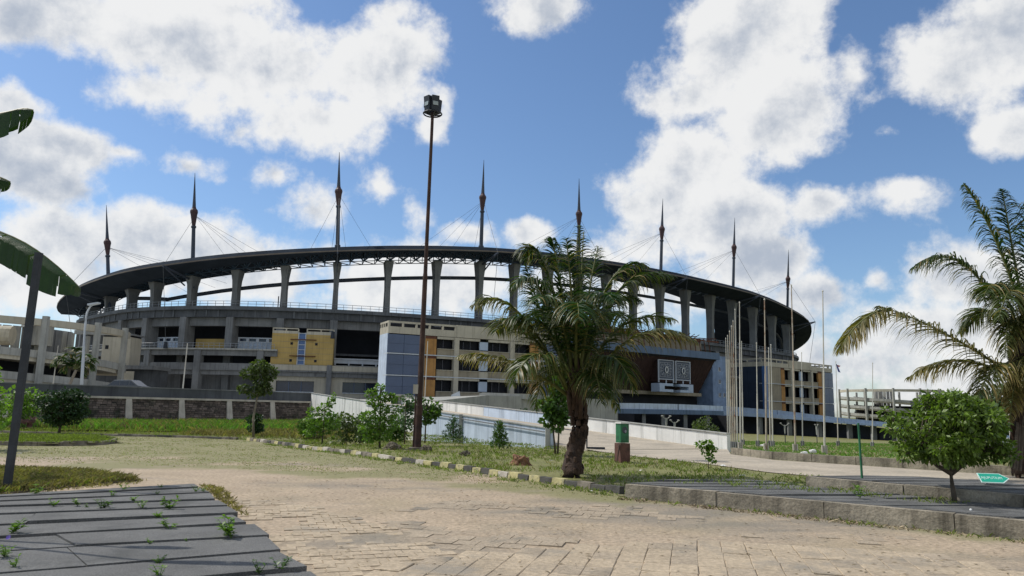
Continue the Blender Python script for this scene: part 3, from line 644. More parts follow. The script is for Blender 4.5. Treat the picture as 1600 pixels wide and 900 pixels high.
# pylons
def pylon(k):
    z1 = zt(k)+.1; z0 = 21.45; mb = MB(); q = (rp(k+.02)-rp(k-.02)).normalized(); c = rp(k); nn = Vector((q.y, -q.x, 0)); vs = []
    H_ = z1-z0; lv = [(z0, .60, -1.0, .95), (z0+H_*.45, .52, -.95, 1.0), (z0+H_*.72, .60, -1.05, 1.15), (z0+H_*.9, .80, -1.25, 1.45), (z1, .92, -1.35, 1.6)]
    for z, hw, di, do in lv:
        for s, d in ((-hw, do), (hw, do), (hw, di), (-hw, di)): p = c+q*s+nn*d; vs.append((p.x, p.y, z))
    fs = [(3, 2, 1, 0), (16, 17, 18, 19)]+[(i*4+j, i*4+(j+1) % 4, i*4+4+(j+1) % 4, i*4+4+j) for i in range(4) for j in range(4)]
    mb.add(vs, fs).build('pylon', 'pylon', st)
for k in range(-1, 25): pylon(k)
# ledge ring, beams, columns
band(MB(), -6, 30, -1.5, 2.6, 20.7, 21.45).build('ledge', 'ledge_grey', st)
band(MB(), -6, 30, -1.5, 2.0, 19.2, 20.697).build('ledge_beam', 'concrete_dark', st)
band(MB(), -6, 30, -.6, .9, 17.5, 19.197).build('upper_beam', 'concrete', st)
for k in range(-3, 27):               # ribs on the ledge and bracket blocks
    mb = MB(); band(mb, k-.07, k+.07, -1.0, 2.2, 3.0, 19.19, .14); mb.build('column', 'concrete', st)
mb = MB()
for i in range(-24, 108):
    k = i/4
    if i % 4: band(mb, k-.015, k+.015, 2.0, 2.12, 19.25, 20.69, .03)
mb.build('ledge_rib', 'ledge_grey', st, kind='stuff')
# ledge railing
mb = MB()
for z in (22.0, 22.55): mb.tube([ring(k/2, 1.9, z) for k in range(-8, 54)], .045, 4)
mb.build('handrail', 'rail', st)
mb = MB()
for i in range(-24, 160): k = i/6; mb.bar(ring(k, 1.9, 21.4), ring(k, 1.9, 22.6), .07)
mb.build('baluster', 'rail', st, kind='stuff')
# interior: recess wall, floors, stands
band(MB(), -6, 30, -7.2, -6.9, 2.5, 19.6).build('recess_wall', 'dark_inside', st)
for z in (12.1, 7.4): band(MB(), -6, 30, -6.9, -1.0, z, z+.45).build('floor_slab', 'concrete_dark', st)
mb = MB(); vs = []; fs = []; ks = [i*.5 for i in range(2*NR)]
for k in ks: vs += [ring(k, -7.3, 20.4), ring(k, -42, 6.0)]
for i in range(len(ks)): a, b = i*2, (i+1) % len(ks)*2; fs.append((a, b, b+1, a+1))
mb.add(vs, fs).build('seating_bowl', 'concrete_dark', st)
band(MB(), 30, NR-6, -1.5, 2, 2, 20).build('far_wall', 'concrete', st)
# left hand facade, k -3 .. 7
def bayrange(a, b, mb_name, m, d0, d1, z0, z1): band(MB(), a, b, d0, d1, z0, z1).build(mb_name, m, st)
for a, b, kind in ((-2.9, -2.1, 'w'), (-1.9, -1.1, 'y'), (-.9, -.1, 'w'), (.1, .9, 'y'), (1.1, 1.9, 'y'), (2.08, 2.92, 'w'), (3.08, 3.92, 'y'), (4.08, 4.92, 'w')):
    if kind == 'w':
        bayrange(a, b, 'louvre_panel', 'louvre', -1.2, -.9, 12.55, 14.3)
        for i in range(9):
            k = a+(b-a)*(i+.5)/9; band(MB(), k-.01, k+.01, -.9, -.8, 12.6, 14.25, .02).build('louvre_rib', 'white_panel', st)
        bayrange(a, b, 'window_rail', 'white_panel', -1.25, -.8, 15.1, 15.35); bayrange(a, b, 'window_rail', 'white_panel', -1.25, -.8, 14.3, 14.5)
        for i in range(5):
            k = a+(b-a)*i/4; band(MB(), max(a, k-.03), min(b, k+.03), -1.2, -.85, 14.5, 15.1, .06).build('mullion', 'white_panel', st)
        bayrange(a, b, 'window_pane', 'glass_dark', -1.2, -1.15, 14.5, 15.1)
    else: bayrange(a, b, 'yellow_panel', 'yellow', -1.9, -1.5, 12.55, 15.0)
bayrange(-3, 5.05, 'balcony_slab', 'concrete_pale', -1.0, 6.2, 12.2, 12.5); bayrange(-3, 5.05, 'balcony_beam', 'concrete', 4.6, 5.6, 11.1, 12.197)
mb = MB()
for z in (13.0, 13.5): mb.tube([ring(k/4, 5.9, z) for k in range(-12, 21)], .04, 4)
mb.build('handrail', 'rail', st)
mb = MB()
for i in range(-30, 51): k = i/10; mb.bar(ring(k, 5.9, 12.4), ring(k, 5.9, 13.5), .055)
mb.build('baluster', 'rail', st, kind='stuff')
bayrange(-3, 7.1, 'spandrel', 'concrete', 5.3, 5.7, 8.2, 9.6); bayrange(-3, 7.1, 'spandrel_beam', 'concrete', 4.7, 5.3, 7.3, 8.197)
for k in (-2.6, -1.6, -.5, .55, 1.6, 2.55, 3.6, 4.75):
    band(MB(), k-.06, k+.06, 4.5, 5.95, 2.5, 12.19, .12).build('column', 'concrete', st)
bayrange(-3, 4.85, 'ground_wall', 'concrete', .8, 1.2, 2.5, 7.6)
for k, w in ((3.15, .3), (1.5, .5), (3.95, .14), (.3, .5), (4.6, .1)): band(MB(), k-w/2, k+w/2, 1.2, 1.26, 2.5, 6.6).build('doorway', 'dark_inside', st)
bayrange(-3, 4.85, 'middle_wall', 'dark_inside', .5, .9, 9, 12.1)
# cream ground storey with two wide windows
for a, b, z0, z1 in ((4.85, 5.05, 2.5, 7.3), (5.05, 5.72, 6.4, 7.3), (5.72, 6.22, 2.5, 7.3), (6.22, 6.84, 6.4, 7.3), (6.84, 7.1, 2.5, 7.3), (5.05, 5.72, 2.5, 4.3), (6.22, 6.84, 2.5, 4.3)): bayrange(a, b, 'ground_wall', 'cream', 4.4, 4.8, z0, z1)
bayrange(4.85, 7.1, 'spandrel_face', 'cream', 5.7, 5.78, 8.5, 9.55)
for a, b in ((5.05, 5.72), (6.22, 6.84)):
    w = band(MB(), a, b, 4.1, 4.2, 4.3, 6.4).build('window', 'glass_dark', st)
    band(MB(), a, b, 4.8, 4.95, 4.15, 4.3).build('sill', 'white_panel', w)
    for q in (.33, .66): k = a+(b-a)*q; band(MB(), k-.008, k+.008, 4.2, 4.3, 4.3, 6.4, .02).build('mullion', 'glass_blue', w)
band(MB(), 5.93, 6.02, 4.8, 6.0, 2.5, 9.7, .09).build('column', 'concrete', st)
# yellow stair block
A_ = Vector(ring(4.93, 5.2)); B_ = Vector(ring(6.02, 5.2)); Y = FR((A_.x, A_.y), (B_.x-A_.x, B_.y-A_.y)); YL = (B_-A_).length; D0 = -6
Y.box(MB(), 0, YL*.42, D0, 0, 9.6, 15.85).build('yellow_wall', 'yellow', st); Y.box(MB(), YL*.55, YL, D0, 0, 9.6, 15.75).build('yellow_wall', 'yellow', st)
Y.box(MB(), YL*.435, YL*.535, D0, -.12, 9.6, 15.9).build('stair_glazing', 'glass_bright', st)
for z in (9.65, 10.5, 11.6, 12.6, 13.6, 14.5, 15.9): Y.box(MB(), YL*.425, YL*.545, -.12, .06, z, z+.12).build('transom', 'white_panel', st)
for u in (.42, .535): Y.box(MB(), YL*u, YL*u+.16, D0, .1, 9.6, 16.1).build('glazing_frame', 'white_panel', st)
for a, b in ((.0, .42), (.55, 1)):
    Y.box(MB(), YL*a, YL*b, D0, .02, 15.85 if a == 0 else 15.752, 16.4).build('parapet', 'cream', st); Y.box(MB(), YL*a, YL*b, -.3, .12, 16.75, 16.95).build('parapet_rail', 'cream', st)
    for q in (0, .5, .97): Y.box(MB(), YL*(a+(b-a)*q), YL*(a+(b-a)*q)+.25, -.3, .1, 16.4, 16.75).build('parapet_post', 'cream', st)
for z in (11.3, 14.6): Y.box(MB(), YL*.30, YL*.72, .06, .5, z, z+.14).build('sun_shade', 'rust', st)
for u, z in ((.30, 13.6), (.70, 13.6), (.30, 10.2), (.70, 10.2)): Y.box(MB(), YL*u, YL*u+.5, -.02, .05, z, z+.5).build('vent', 'dark_inside', st)
for z in (10.7, 11.9, 13.0, 14.2, 15.3):
    for a, b in ((0, .42), (.55, 1)): Y.box(MB(), YL*a, YL*b, 0, .02, z, z+.05).build('panel_joint', 'cream_dark', st)
# recess between stair block and big block
bayrange(6.05, 7.15, 'recess_rail', 'white_panel', 2.6, 2.8, 11.1, 11.35); bayrange(6.05, 7.15, 'recess_panel', 'concrete_pale', 2.3, 2.6, 9.0, 9.9); bayrange(6.05, 7.15, 'recess_panel', 'white_panel', 2.3, 2.6, 10.3, 11.1)
for i in range(5): k = 6.07+i*.25; band(MB(), k-.012, k+.012, 2.3, 2.62, 9.9, 10.3, .03).build('mullion', 'white_panel', st)
# offices in cream with blue glass: the same block left and right of the entrance
def office(o, ux, length, right):
    F = FR(o, ux); DP = 15 if right else 5.2; zb = -3 if right else 3
    T = lambda u: length-u if right else u
    def bx(n, m, u0, u1, d0, d1, z0, z1, par=st):
        a, b = sorted((T(u0), T(u1))); return F.box(MB(), a, b, d0, d1, z0, z1).build(n, m, par)
    bx('roof_slab', 'concrete', .05, length-.05, -DP, -.2, 15.2, 15.5)
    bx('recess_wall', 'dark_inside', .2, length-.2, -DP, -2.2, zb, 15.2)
    bx('parapet', 'cream', 0, 13.6, -.25, 0, 15.1, 16.35); bx('parapet', 'cream', 13.6, 28 if not right else 27, -.3, .12, 15.1, 17.45)
    bx('parapet', 'cream', 28 if not right else 27, length, -.25, 0, 15.1, 16.35)
    for a, b in ((0, 13.6), (28 if not right else 27, length)):
        bx('parapet_rail', 'cream', a, b, -.25, 0, 17.05, 17.4); n = int((b-a)/2.7)
        for i in range(n+1): u = a+(b-a-.35)*i/n; bx('parapet_post', 'cream', u, u+.35, -.24, -.01, 16.35, 17.05)
        bx('parapet_back', 'dark_inside', a, b, -1.6, -1.5, 15.5, 17.0) if not right else None
    # end walls
    for u0, u1, mt in ((0, .3, 'bluewhite_paint' if not right else 'glass_blue'), (length-.3, length, 'glass_navy' if right else 'cream')):
        bx('end_wall', mt, u0, u1, -DP, -.3, zb, 15.1); bx('end_parapet', 'cream', u0, u1, -DP, -.3, 15.1, 16.35); bx('parapet_rail', 'cream', u0, u1, -DP, -.3, 17.05, 17.4)
        for i in range(4): bx('parapet_post', 'cream', u0+.02, u1-.02, -DP+.3+i*(DP-.7)/3.2, -DP+.6+i*(DP-.7)/3.2, 16.35, 17.05)
    segs = [('g', 0, 6.2), ('c', 6.2, 7.3), ('o', 7.3, 9.5), ('w', 9.7, 13.1), ('k', 13.1, 14.1), ('w', 14.1, 18.6), ('p', 18.6, 20.4), ('w', 20.4, 25.1), ('k', 25.1, 26.1), ('w', 26.1, 29.5), ('o', 29.7, 31.6), ('c', 31.6, 32.8 if not right else length)]
    if not right: segs.append(('g', 32.8, length))
    FL = [(10.3, 15.1), (5.4, 10.3), (.5, 5.4)] if right else [(11.4, 15.1), (7.4, 11.4), (3.4, 7.4)]
    for (z0, z1) in FL:
        bx('floor_edge', 'white_panel', -.02, length+.02, -2.0, .28, z0-.09, z0+.09)
        for ty, a, b in segs:
            if ty == 'g':
                n = 2
                for i in range(n):
                    for j in range(2):
                        u0 = a+(b-a)*i/n; h = (z1-z0-.3)/2; bx('glass_panel', 'glass_blue', u0+.03, u0+(b-a)/n-.03, -.5, .12, z0+.15+j*h, z0+.12+(j+1)*h)
            elif ty == 'c': bx('cream_pier', 'cream_dark', a, b, -.6, 0, z0+.09, z1-.09)
            elif ty == 'o': bx('orange_panel', 'orange', a, b, -.4, .1, z0+.09, z1-.6); bx('orange_panel', 'rust', a, b, -.4, .06, z1-.6, z1-.1)
            elif ty == 'k': bx('column', 'cream', a, b, -.8, .3, z0+.09, z1-.09)
            elif ty == 'p':
                bx('pale_panel', 'louvre', a, b, -.5, -.2, z0+1.5, z1-.6); bx('spandrel', 'cream', a, b, -.3, .02, z0+.09, z0+1.3)
            else:
                w = bx('window', 'dark_inside', a, b, -1.6, -1.5, z0+1.3, z1-.5); bx('spandrel', 'cream_dark', a, b, -.3, .05, z0+.09, z0+1.25); bx('lintel', 'cream', a, b, -.3, .03, z1-.55, z1-.09)
                bx('sill', 'cream', a-.03, b+.03, .05, .22, z0+1.25, z0+1.35, w)
                for q in ((.5,) if b-a < 4 else (.33, .66)): u = a+(b-a)*q; bx('mullion', 'glass_dark', u-.05, u+.05, -1.5, -1.3, z0+1.35, z1-.55, w)
    if right:                          # blue glazed side facing the camera
        for (z0, z1) in FL:
            for i in range(3): F.box(MB(), -.08, 0, -1-4.4*(i+1), -1.05-4.4*i, z0+.1, z1-.1).build('glass_panel', 'glass_navy', st)
        F.box(MB(), -.1, 1.1, -1.0, .06, zb, 15.1).build('corner_glass', 'glass_bright', st)
    return F
office((-22.6, 135.0), (.893, .451), 36, False)
office((71.5, 207.3), (.755, .655), 40, True)
# entrance hall
EF = FR((53.3, 190.0), (.79, .61)); EL = 50.0   # u from -EL to 0 (right end)
def ebx(n, m, u0, u1, d0, d1, z0, z1, par=st): return EF.box(MB(), u0, u1, d0, d1, z0, z1).build(n, m, par)
def eslant(n, m, u0, u1, v0, v1, dt, db, z0, z1, th=.4, par=st):
    F = EF; return MB().hexa([F.p(v0, db, z0), F.p(v1, db, z0), F.p(v1, db-th, z0), F.p(v0, db-th, z0)], [F.p(u0, dt, z1), F.p(u1, dt, z1), F.p(u1, dt-th, z1), F.p(u0, dt-th, z1)]).build(n, m, par)
ebx('fascia', 'walk_blue', -EL, .3, -8, .5, 15.3, 17.0); ebx('soffit', 'dark_inside', -EL+.4, -.2, -8, -.3, 14.9, 15.28)
nb = 36
for i in range(nb):                    # timber boards leaning outward at the top
    a0, a1 = -EL+.5+(EL-1.0)*i/nb, -EL+.5+(EL-1.0)*(i+1)/nb-.05; s = .88
    eslant('timber_board', 'wood_brown', a0, a1, -EL/2+(a0+EL/2)*s, -EL/2+(a1+EL/2)*s, -.2-random.uniform(0, .08), -3.6, 6.6, 15.28)
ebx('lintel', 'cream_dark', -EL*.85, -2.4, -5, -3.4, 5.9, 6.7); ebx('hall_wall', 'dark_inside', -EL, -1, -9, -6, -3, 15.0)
ebx('tower_wall', 'tile_blue', -.9, 4.6, -7.5, -.9, -3, 16.4)
for u, z in ((1.6, 12.6), (1.6, 9.4), (1.5, 6.0), (3.4, 6.0)):
    w = ebx('window', 'glass_dark', u, u+.7, -.92, -.82, z, z+.9); ebx('frame', 'white_panel', u-.15, u+.85, -.9, -.86, z-.15, z); ebx('frame', 'white_panel', u-.15, u, -.9, -.84, z, z+.9)
ebx('cream_wing', 'cream', 4.6, 9.5, -8, -3, -3, 16.0)
ebx('cream_wing', 'cream', -EL-9, -EL, -8, -3, -3, 14.5)
# two ornamental screens with plinths
for c in (-20.6, -14.4):
    ebx('screen_backing', 'wood_brown', c-2.6, c+2.6, -2.2, .28, 8.9, 13.9); fr = ebx('screen_frame', 'white_panel', c-2.75, c-2.58, .3, .6, 8.7, 14.1)
    for a, b, z0, z1 in ((c+2.58, c+2.75, 8.7, 14.1), (c-2.58, c+2.58, 13.95, 14.1), (c-2.58, c+2.58, 9.4, 9.57)): ebx('screen_frame', 'white_panel', a, b, .3, .6, z0, z1)
    ebx('screen_panel', 'glass_navy', c-2.5, c+2.5, .3, .45, 9.57, 13.88); ebx('screen_post', 'white_panel', c-.08, c+.08, .3, .6, 8.5, 9.35)
    zc = 11.75; mb = MB()
    for r0, hh in ((2.2, 1.75), (1.65, 1.3), (1.1, .9)):
        for a, b, z0, z1 in ((-r0, r0, hh-.09, hh), (-r0, r0, -hh, -hh+.09), (-r0, -r0+.09, -hh+.09, hh-.09), (r0-.09, r0, -hh+.09, hh-.09)): EF.box(mb, c+a, c+b, .45, .52, zc+z0, zc+z1)
    for q in range(12):
        th = (q+.5)*math.pi/6; p0 = EF.p(c+math.cos(th)*1.1, .5, zc+math.sin(th)*.95); p1 = EF.p(c+math.cos(th)*2.1, .5, zc+math.sin(th)*1.65); mb.bar(p0, p1, .1)
    mb.build('screen_tracery', 'rail', st)
    mb = MB()
    for q in range(10):
        th = q*math.pi/5; t2 = (q+1)*math.pi/5; mb.bar(EF.p(c+math.cos(th)*.5, .7, zc+math.sin(th)*.7), EF.p(c+math.cos(t2)*.5, .7, zc+math.sin(t2)*.7), .16)
    mb.build('screen_emblem', 'white_paint', st)
    s = 1 if c < -17 else -1; cc = c-.1*s
    for a, b, z0, z1 in ((-3.0, 1.9, 7.9, 8.5), (-3.0, 1.9, 6.5, 7.1), (-3.0, -1.2, 7.1, 7.9)):
        a, b = (a, b) if s > 0 else (-b, -a); ebx('plinth', 'louvre', cc+a, cc+b, -1.5, 1.1, z0, z1)
# rusty rafters on the entrance roof
for i in range(25):
    u = -EL+2+i*1.9; mb = MB(); mb.bar(EF.p(u, -6, 20.9), EF.p(u+.3, 1.2, 20.3+random.uniform(-.3, .3)), .22); mb.bar(EF.p(u+.1, -1.0, 20.5), EF.p(u-.1, -.3, 17), .16)
    mb.bar(EF.p(u, -5.9, 20.9), EF.p(u+1.7, -5.0, 22.0+random.uniform(-.4, .3)), .16); mb.build('rafter', 'rust', st)
EF.box(MB(), -EL, 1, -6.4, -6, 20.2, 20.8).build('rafter_beam', 'rust', st); EF.box(MB(), -EL, 1, -.5, -.2, 19.7, 20.1).build('rafter_beam', 'rust', st)
ebx('upper_wall', 'cream_dark', -EL, 2, -8, -6.6, 17, 20.0)
# right of the office: lower storeys continue
band(MB(), 9, 29, .8, 1.2, -3, 12).build('lower_wall', 'concrete_dark', st)
band(MB(), 9, 29, 1.2, 5.5, 11.7, 12.3).build('terrace_slab', 'concrete', st)
# masts
def mast(k, top, knob, tip):
    b = Vector(ring(k, .4, zt(k)-.5)); kn = Vector(knob); tp_ = Vector(tip); ax = (tp_-b).normalized(); H1 = (kn-b).length; H2 = (tp_-b).length
    o = MB().lathe([(.5, -2), (.46, H1*.25), (.62, H1*.25+.05), (.62, H1*.25+.5), (.44, H1*.25+.6), (.40, H1-3.4), (.55, H1-3.35), (.55, H1-3.0), (.36, H1-2.9), (.36, H1-1.6)], b, 8, ax).build('mast', 'mast', st)
    MB().lathe([(.36, H1-3.0), (.72, H1-.4), (.85, H1+.1), (.80, H1+.5), (.5, H1+.9), (.42, H1+1.2)], b, 8, ax).build('mast_head', 'mast_red', o)
    MB().lathe([(.40, H1+1.2), (.30, H1+3), (.04, H2)], b, 8, ax).build('spire', 'mast', o)
    n = Vector(ring(k, 1))-Vector(ring(k, 0)); q = Vector((-n.y, n.x, 0)); kk = kn-ax*.6
    ins = [Vector(ring(k+dk, -d, zt(k+dk)+zz)) for dk, d, zz in ((-1.0, 22, 6.2), (1.0, 22, 6.2), (-.25, 26, 6.4), (.25, 26, 6.4))]
    for e in ins: MB().tube([kk, e], .03, 4, cap=False).build('stay_cable', 'cable', o)
    st_ = Vector(ring(k, 9.5, zt(k)+.6)); 
    MB().bar(Vector(ring(k, 1.5, zt(k)-.6)), st_, .35).bar(Vector(ring(k, 2.6, zt(k)-2.2)), st_, .22).build('outrigger', 'mast', o)
    MB().tube([kk, st_], .04, 4, cap=False).tube([st_, Vector(ring(k, 6.6, 13.2 if k < 6 else 16))], .05, 4, cap=False).build('back_stay', 'cable', o)
    MB().tube([Vector(ring(k, 6.6, 13.6 if k < 6 else 16.4)), Vector(ring(k, 6.6, 12.3 if k < 6 else 15))], [.35, .45], 6).build('anchor', 'lamp_dark', o)
for k, kb, tp_ in ((0, (-97.0, 172, 38.5), (-98.1, 172, 48.3)), (3, (-68.5, 154, 42.0), (-69.4, 154, 51.0)), (6, (-37.7, 153.5, 47.2), (-38.2, 153.5, 56.2)), (9, (-7.0, 165.6, 49.95), (-7.2, 165.6, 59.3)),
                 (12, (16.5, 179, 50.2), (16.4, 179, 59.6)), (15, (41.5, 199, 51.5), (41.7, 199, 60.7)), (18, (68.2, 221, 51.9), (68.5, 221, 61.6)), (21, (92.7, 243, 46.5), (93.2, 243, 56.8))): mast(k, None, kb, tp_)
# thin floodlight sticks behind the ledge and a speaker box
MB().tube([ring(4.7, -8, 20), ring(4.7, -8, 25.2)], .12, 5).build('light_stick', 'mast', st)
MB().tube([ring(16.5, -12, 20), ring(16.5, -12, 33)], .1, 5).build('light_stick', 'mast', st)

# ------------------------------------------------------------------ parking ramp drums left and right
def drum(label, C, R, zc, a0, a1, zg, cols, inner):
    t = thing('parking_ramp', label, 'ramp building', (C[0], C[1], zg))
    P = lambda a, r, z: (C[0]+r*math.cos(a), C[1]+r*math.sin(a), z)
    def arc(n, m, r0, r1, zf0, zf1, b0=a0, b1=a1, par=t):
        N_ = 28; vs = []; fs = []
        for i in range(N_+1):
            a = b0+(b1-b0)*i/N_; f0 = zf0(a) if callable(zf0) else zf0; f1 = zf1(a) if callable(zf1) else zf1
            vs += [P(a, r0, f0), P(a, r1, f0), P(a, r1, f1), P(a, r0, f1)]
        for i in range(N_): q, w = i*4, i*4+4; fs += [(q, w, w+1, q+1), (q+1, w+1, w+2, q+2), (q+2, w+2, w+3, q+3), (q+3, w+3, w, q)]
        fs += [(3, 2, 1, 0), (N_*4, N_*4+1, N_*4+2, N_*4+3)]
        return MB().add(vs, fs).build(n, m, par)
    arc('ring_beam', 'cream', R-1.0, R+.2, zc, zc+1.05)
    drop = lambda a: 2.9*(a-a0)/(a1-a0)
    for lv, zz in enumerate((10.9, 7.3, 3.9)):
        f = lambda a, zz=zz: zz-drop(a)
        arc('ramp_parapet', 'concrete_pale', R-.3, R, lambda a: f(a)-1.15, f); arc('ramp_soffit', 'cream', R-6, R-.3, lambda a: f(a)-1.75, lambda a: f(a)-1.15); arc('ramp_parapet', 'concrete', R-6.2, R-5.9, lambda a: f(a)-1.15, f)
    for a in cols:
        p = P(a, R+.35, 0); MB().bar((p[0], p[1], zg-1), (p[0], p[1], zc+1.5), .78).build('column', 'concrete_pale', t)
    for i in range(inner[2]):
        b = inner[0]+(inner[1]-inner[0])*i/inner[2]; e = inner[0]+(inner[1]-inner[0])*(i+1)/inner[2]-.015; r = R-7.5
        p0, p1, p2, p3 = P(b, r, 0), P(e, r, 0), P(e, r-.4, 0), P(b, r-.4, 0)
        MB().prism([p0, p1, p2, p3], zg-1, zc+.3).build('wall_panel', 'concrete' if i % 3 else 'concrete_pale', t)
    arc('core_wall', 'dark_inside', R-6.6, R-6.3, zg-2, 9.2 if zg > 0 else 6.5)  # near-black wall paints in the shade between the ramp bands
    for i, a in enumerate(cols): p = P(a+.13, R-6.5, 0); MB().bar((p[0], p[1], zg-1), (p[0], p[1], zc), .7).build('inner_column', 'concrete_pale', t)
    for a in cols[1::2]: MB().bar(P(a, R-.6, zc+.5), P(a, R-8, zc+.5), .5, .7).build('roof_beam', 'concrete_pale', t)
    return t, P
a0, a1 = math.radians(-115), math.radians(20)
dl, Pl = drum('pale concrete spiral parking ramp with curved parapets left of the stadium', (-91, 128), 22, 13.1, a0, a1, 3.0, [math.radians(x) for x in (-62, -36, -13, 8, -88)], (math.radians(-75), math.radians(2), 14))
MB().lathe([(1.9, 0), (1.9, 3.4)], (-77.5, 121, 10.4), 14).build('tank', 'concrete_pale', dl); MB().lathe([(1.5, 0), (1.5, 3.2)], (-80.5, 113.5, 11.4), 14, Vector((1, .25, 0))).build('tank', 'cream', dl)
# kiosks on the deck beside the drum
k1 = thing('deck_kiosk', 'cream plastered kiosk on the stadium deck between the ramp drum and the columns', 'kiosk', (-73.5, 139.5, 8.6)); MB().box(-76.5, -71.2, 138, 142, 8.3, 13.6).build('kiosk_wall', 'cream', k1); MB().box(-76.9, -70.8, 137.6, 142.4, 13.9, 14.2).build('roof_slab', 'concrete', k1); MB().box(-76.4, -71.3, 138.1, 141.9, 13.6, 13.9).build('vent_gap', 'dark_inside', k1)
MB().box(-75.9, -75.3, 137.94, 138.0, 11.3, 12).build('vent', 'dark_inside', k1); MB().box(-72.6, -72.0, 137.94, 138.0, 11.3, 12).build('vent', 'dark_inside', k1)
MB().box(-80, -66, 137, 144, 7.6, 8.3).build('deck_slab', 'concrete', k1); MB().box(-79.5, -66.5, 138.5, 144, 2.5, 7.6).build('deck_base', 'concrete_dark', k1)
MB().box(-71.9, -69.5, 136.9, 137.0, 4.6, 7.2).build('lower_panel', 'cream', k1)
dr, Pr = drum('far concrete spiral parking ramp with tall square columns right of the stadium', (177, 342), 23, 12.6, math.radians(-200), math.radians(-60), -2.4, [math.radians(x) for x in (-195, -171, -146, -118, -92, -68)], (math.radians(-150), math.radians(-118), 6))

# ------------------------------------------------------------------ elevated walkway in pale blue
wk = thing('elevated_walkway', 'long faded blue elevated walkway on dark columns in front of the stadium entrance', 'walkway', (50, 150, -2.4))
WK = [(690, 627, 641, 132), (760, 627, 641, 138), (830, 629, 643, 145), (905, 629, 645, 152), (1000, 630, 646.5, 158), (1060, 631.5, 647.5, 160), (1130, 634.5, 648.5, 158), (1213, 641, 653, 150), (1308, 652.5, 661, 138), (1384, 655+5, 667, 128), (1460, 669, 676, 117), (1530, 676, 684, 108), (1600, 684, 690, 100)]
Wp = []
for u, vt, vb, d in WK: a = AT(u, vt, d); b = AT(u, vb, d); Wp.append((a[0], d, a[2], b[2]))
for i in range(len(Wp)-1):
    (x0, y0, t0, b0), (x1, y1, t1, b1) = Wp[i], Wp[i+1]; d = Vector((x1-x0, y1-y0, 0)).normalized(); n = Vector((-d.y, d.x, 0)) if d.x > 0 else Vector((d.y, -d.x, 0)); nn = n*5
    mid0, mid1 = b0+(t0-b0)*.45, b1+(t1-b1)*.45
    MB().hexa([(x0, y0, b0), (x1, y1, b1), (x1+nn.x, y1+nn.y, b1), (x0+nn.x, y0+nn.y, b0)], [(x0, y0, mid0), (x1, y1, mid1), (x1+nn.x, y1+nn.y, mid1), (x0+nn.x, y0+nn.y, mid0)]).build('deck_beam', 'walk_blue', wk)
    q = n*.35; w = n*.6
    MB().hexa([(x0+q.x, y0+q.y, mid0), (x1+q.x, y1+q.y, mid1), (x1+w.x, y1+w.y, mid1), (x0+w.x, y0+w.y, mid0)], [(x0+q.x, y0+q.y, t0), (x1+q.x, y1+q.y, t1), (x1+w.x, y1+w.y, t1), (x0+w.x, y0+w.y, t0)]).build('deck_parapet', 'bluewhite_paint' if i < 6 else 'walk_blue', wk)
    nc = 2 if i < 7 else 2
    for j in range(nc):
        f = (j+.3)/nc; x, y, b = x0+(x1-x0)*f, y0+(y1-y0)*f, b0+(b1-b0)*f
        MB().bar((x+n.x*1.2, y+n.y*1.2, -3.2), (x+n.x*1.2, y+n.y*1.2, b), .75).build('column', 'concrete', wk)
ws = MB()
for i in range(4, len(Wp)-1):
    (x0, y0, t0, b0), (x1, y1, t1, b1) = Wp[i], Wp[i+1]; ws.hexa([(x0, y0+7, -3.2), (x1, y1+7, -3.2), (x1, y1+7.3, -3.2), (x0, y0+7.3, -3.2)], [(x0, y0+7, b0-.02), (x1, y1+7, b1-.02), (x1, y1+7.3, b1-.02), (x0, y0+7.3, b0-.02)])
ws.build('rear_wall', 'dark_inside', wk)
# white stair wall in front of the left office
sw = thing('stair_wall', 'white concrete stair parapet rising in front of the cream office block left of the palm', 'stair wall', (-4, 134, 3.9))
def stair(px, d, th=.4):
    T = [AT(u, v, d) for u, v in px]; mb = MB(); q = [(p[0], d, p[2]) for p in T]
    mb.add([(x, y, z) for x, y, z in q]+[(x, y+th, z) for x, y, z in q], [tuple(range(len(q)-1, -1, -1)), tuple(range(len(q), 2*len(q)))]+[(i, (i+1) % len(q), len(q)+(i+1) % len(q), len(q)+i) for i in range(len(q))]); return mb
stair([(735, 630), (753, 613), (866, 618), (866, 626), (758, 621), (748, 632)][::-1], 133).build('parapet', 'concrete_pale', sw)
stair([(612, 618), (735, 622), (735, 646), (612, 642)][::-1], 131).build('front_wall', 'concrete_pale', sw)
stair([(705, 617), (718, 611), (719, 619), (705, 621)][::-1], 130).build('block', 'white_panel', sw)
mb = MB()
for i in range(14): u = 762+i*7; a = AT(u, 619, 134.5); b = AT(u, 628, 134.5); mb.bar(a, b, .12)
mb.build('rail_bar', 'lamp_dark', sw, kind='stuff')
stair([(745, 624), (866, 626), (866, 648), (745, 648)][::-1], 136.5).build('lower_wall', 'walk_blue', sw)

# guard shelter
gs = thing('guard_shelter', 'small flat roofed shelter on pale posts beside the ramp in front of the blue glass', 'shelter', (-11, 74, 0))
a = AT(608, 616, 72); b = AT(643, 617.5, 72)
MB().box(a[0], b[0], 71, 73.6, a[2]-.16, a[2]).build('roof_slab', 'concrete_pale', gs)
for x in (a[0]+.75, a[0]+1.05): MB().box(x, x+.14, 71.5, 71.64, -1.2, a[2]-.16).build('post', 'concrete_pale', gs)
MB().box(a[0]+.2, a[0]+.7, 72, 73, -1.2, a[2]-.3).build('cabin', 'glass_dark', gs)

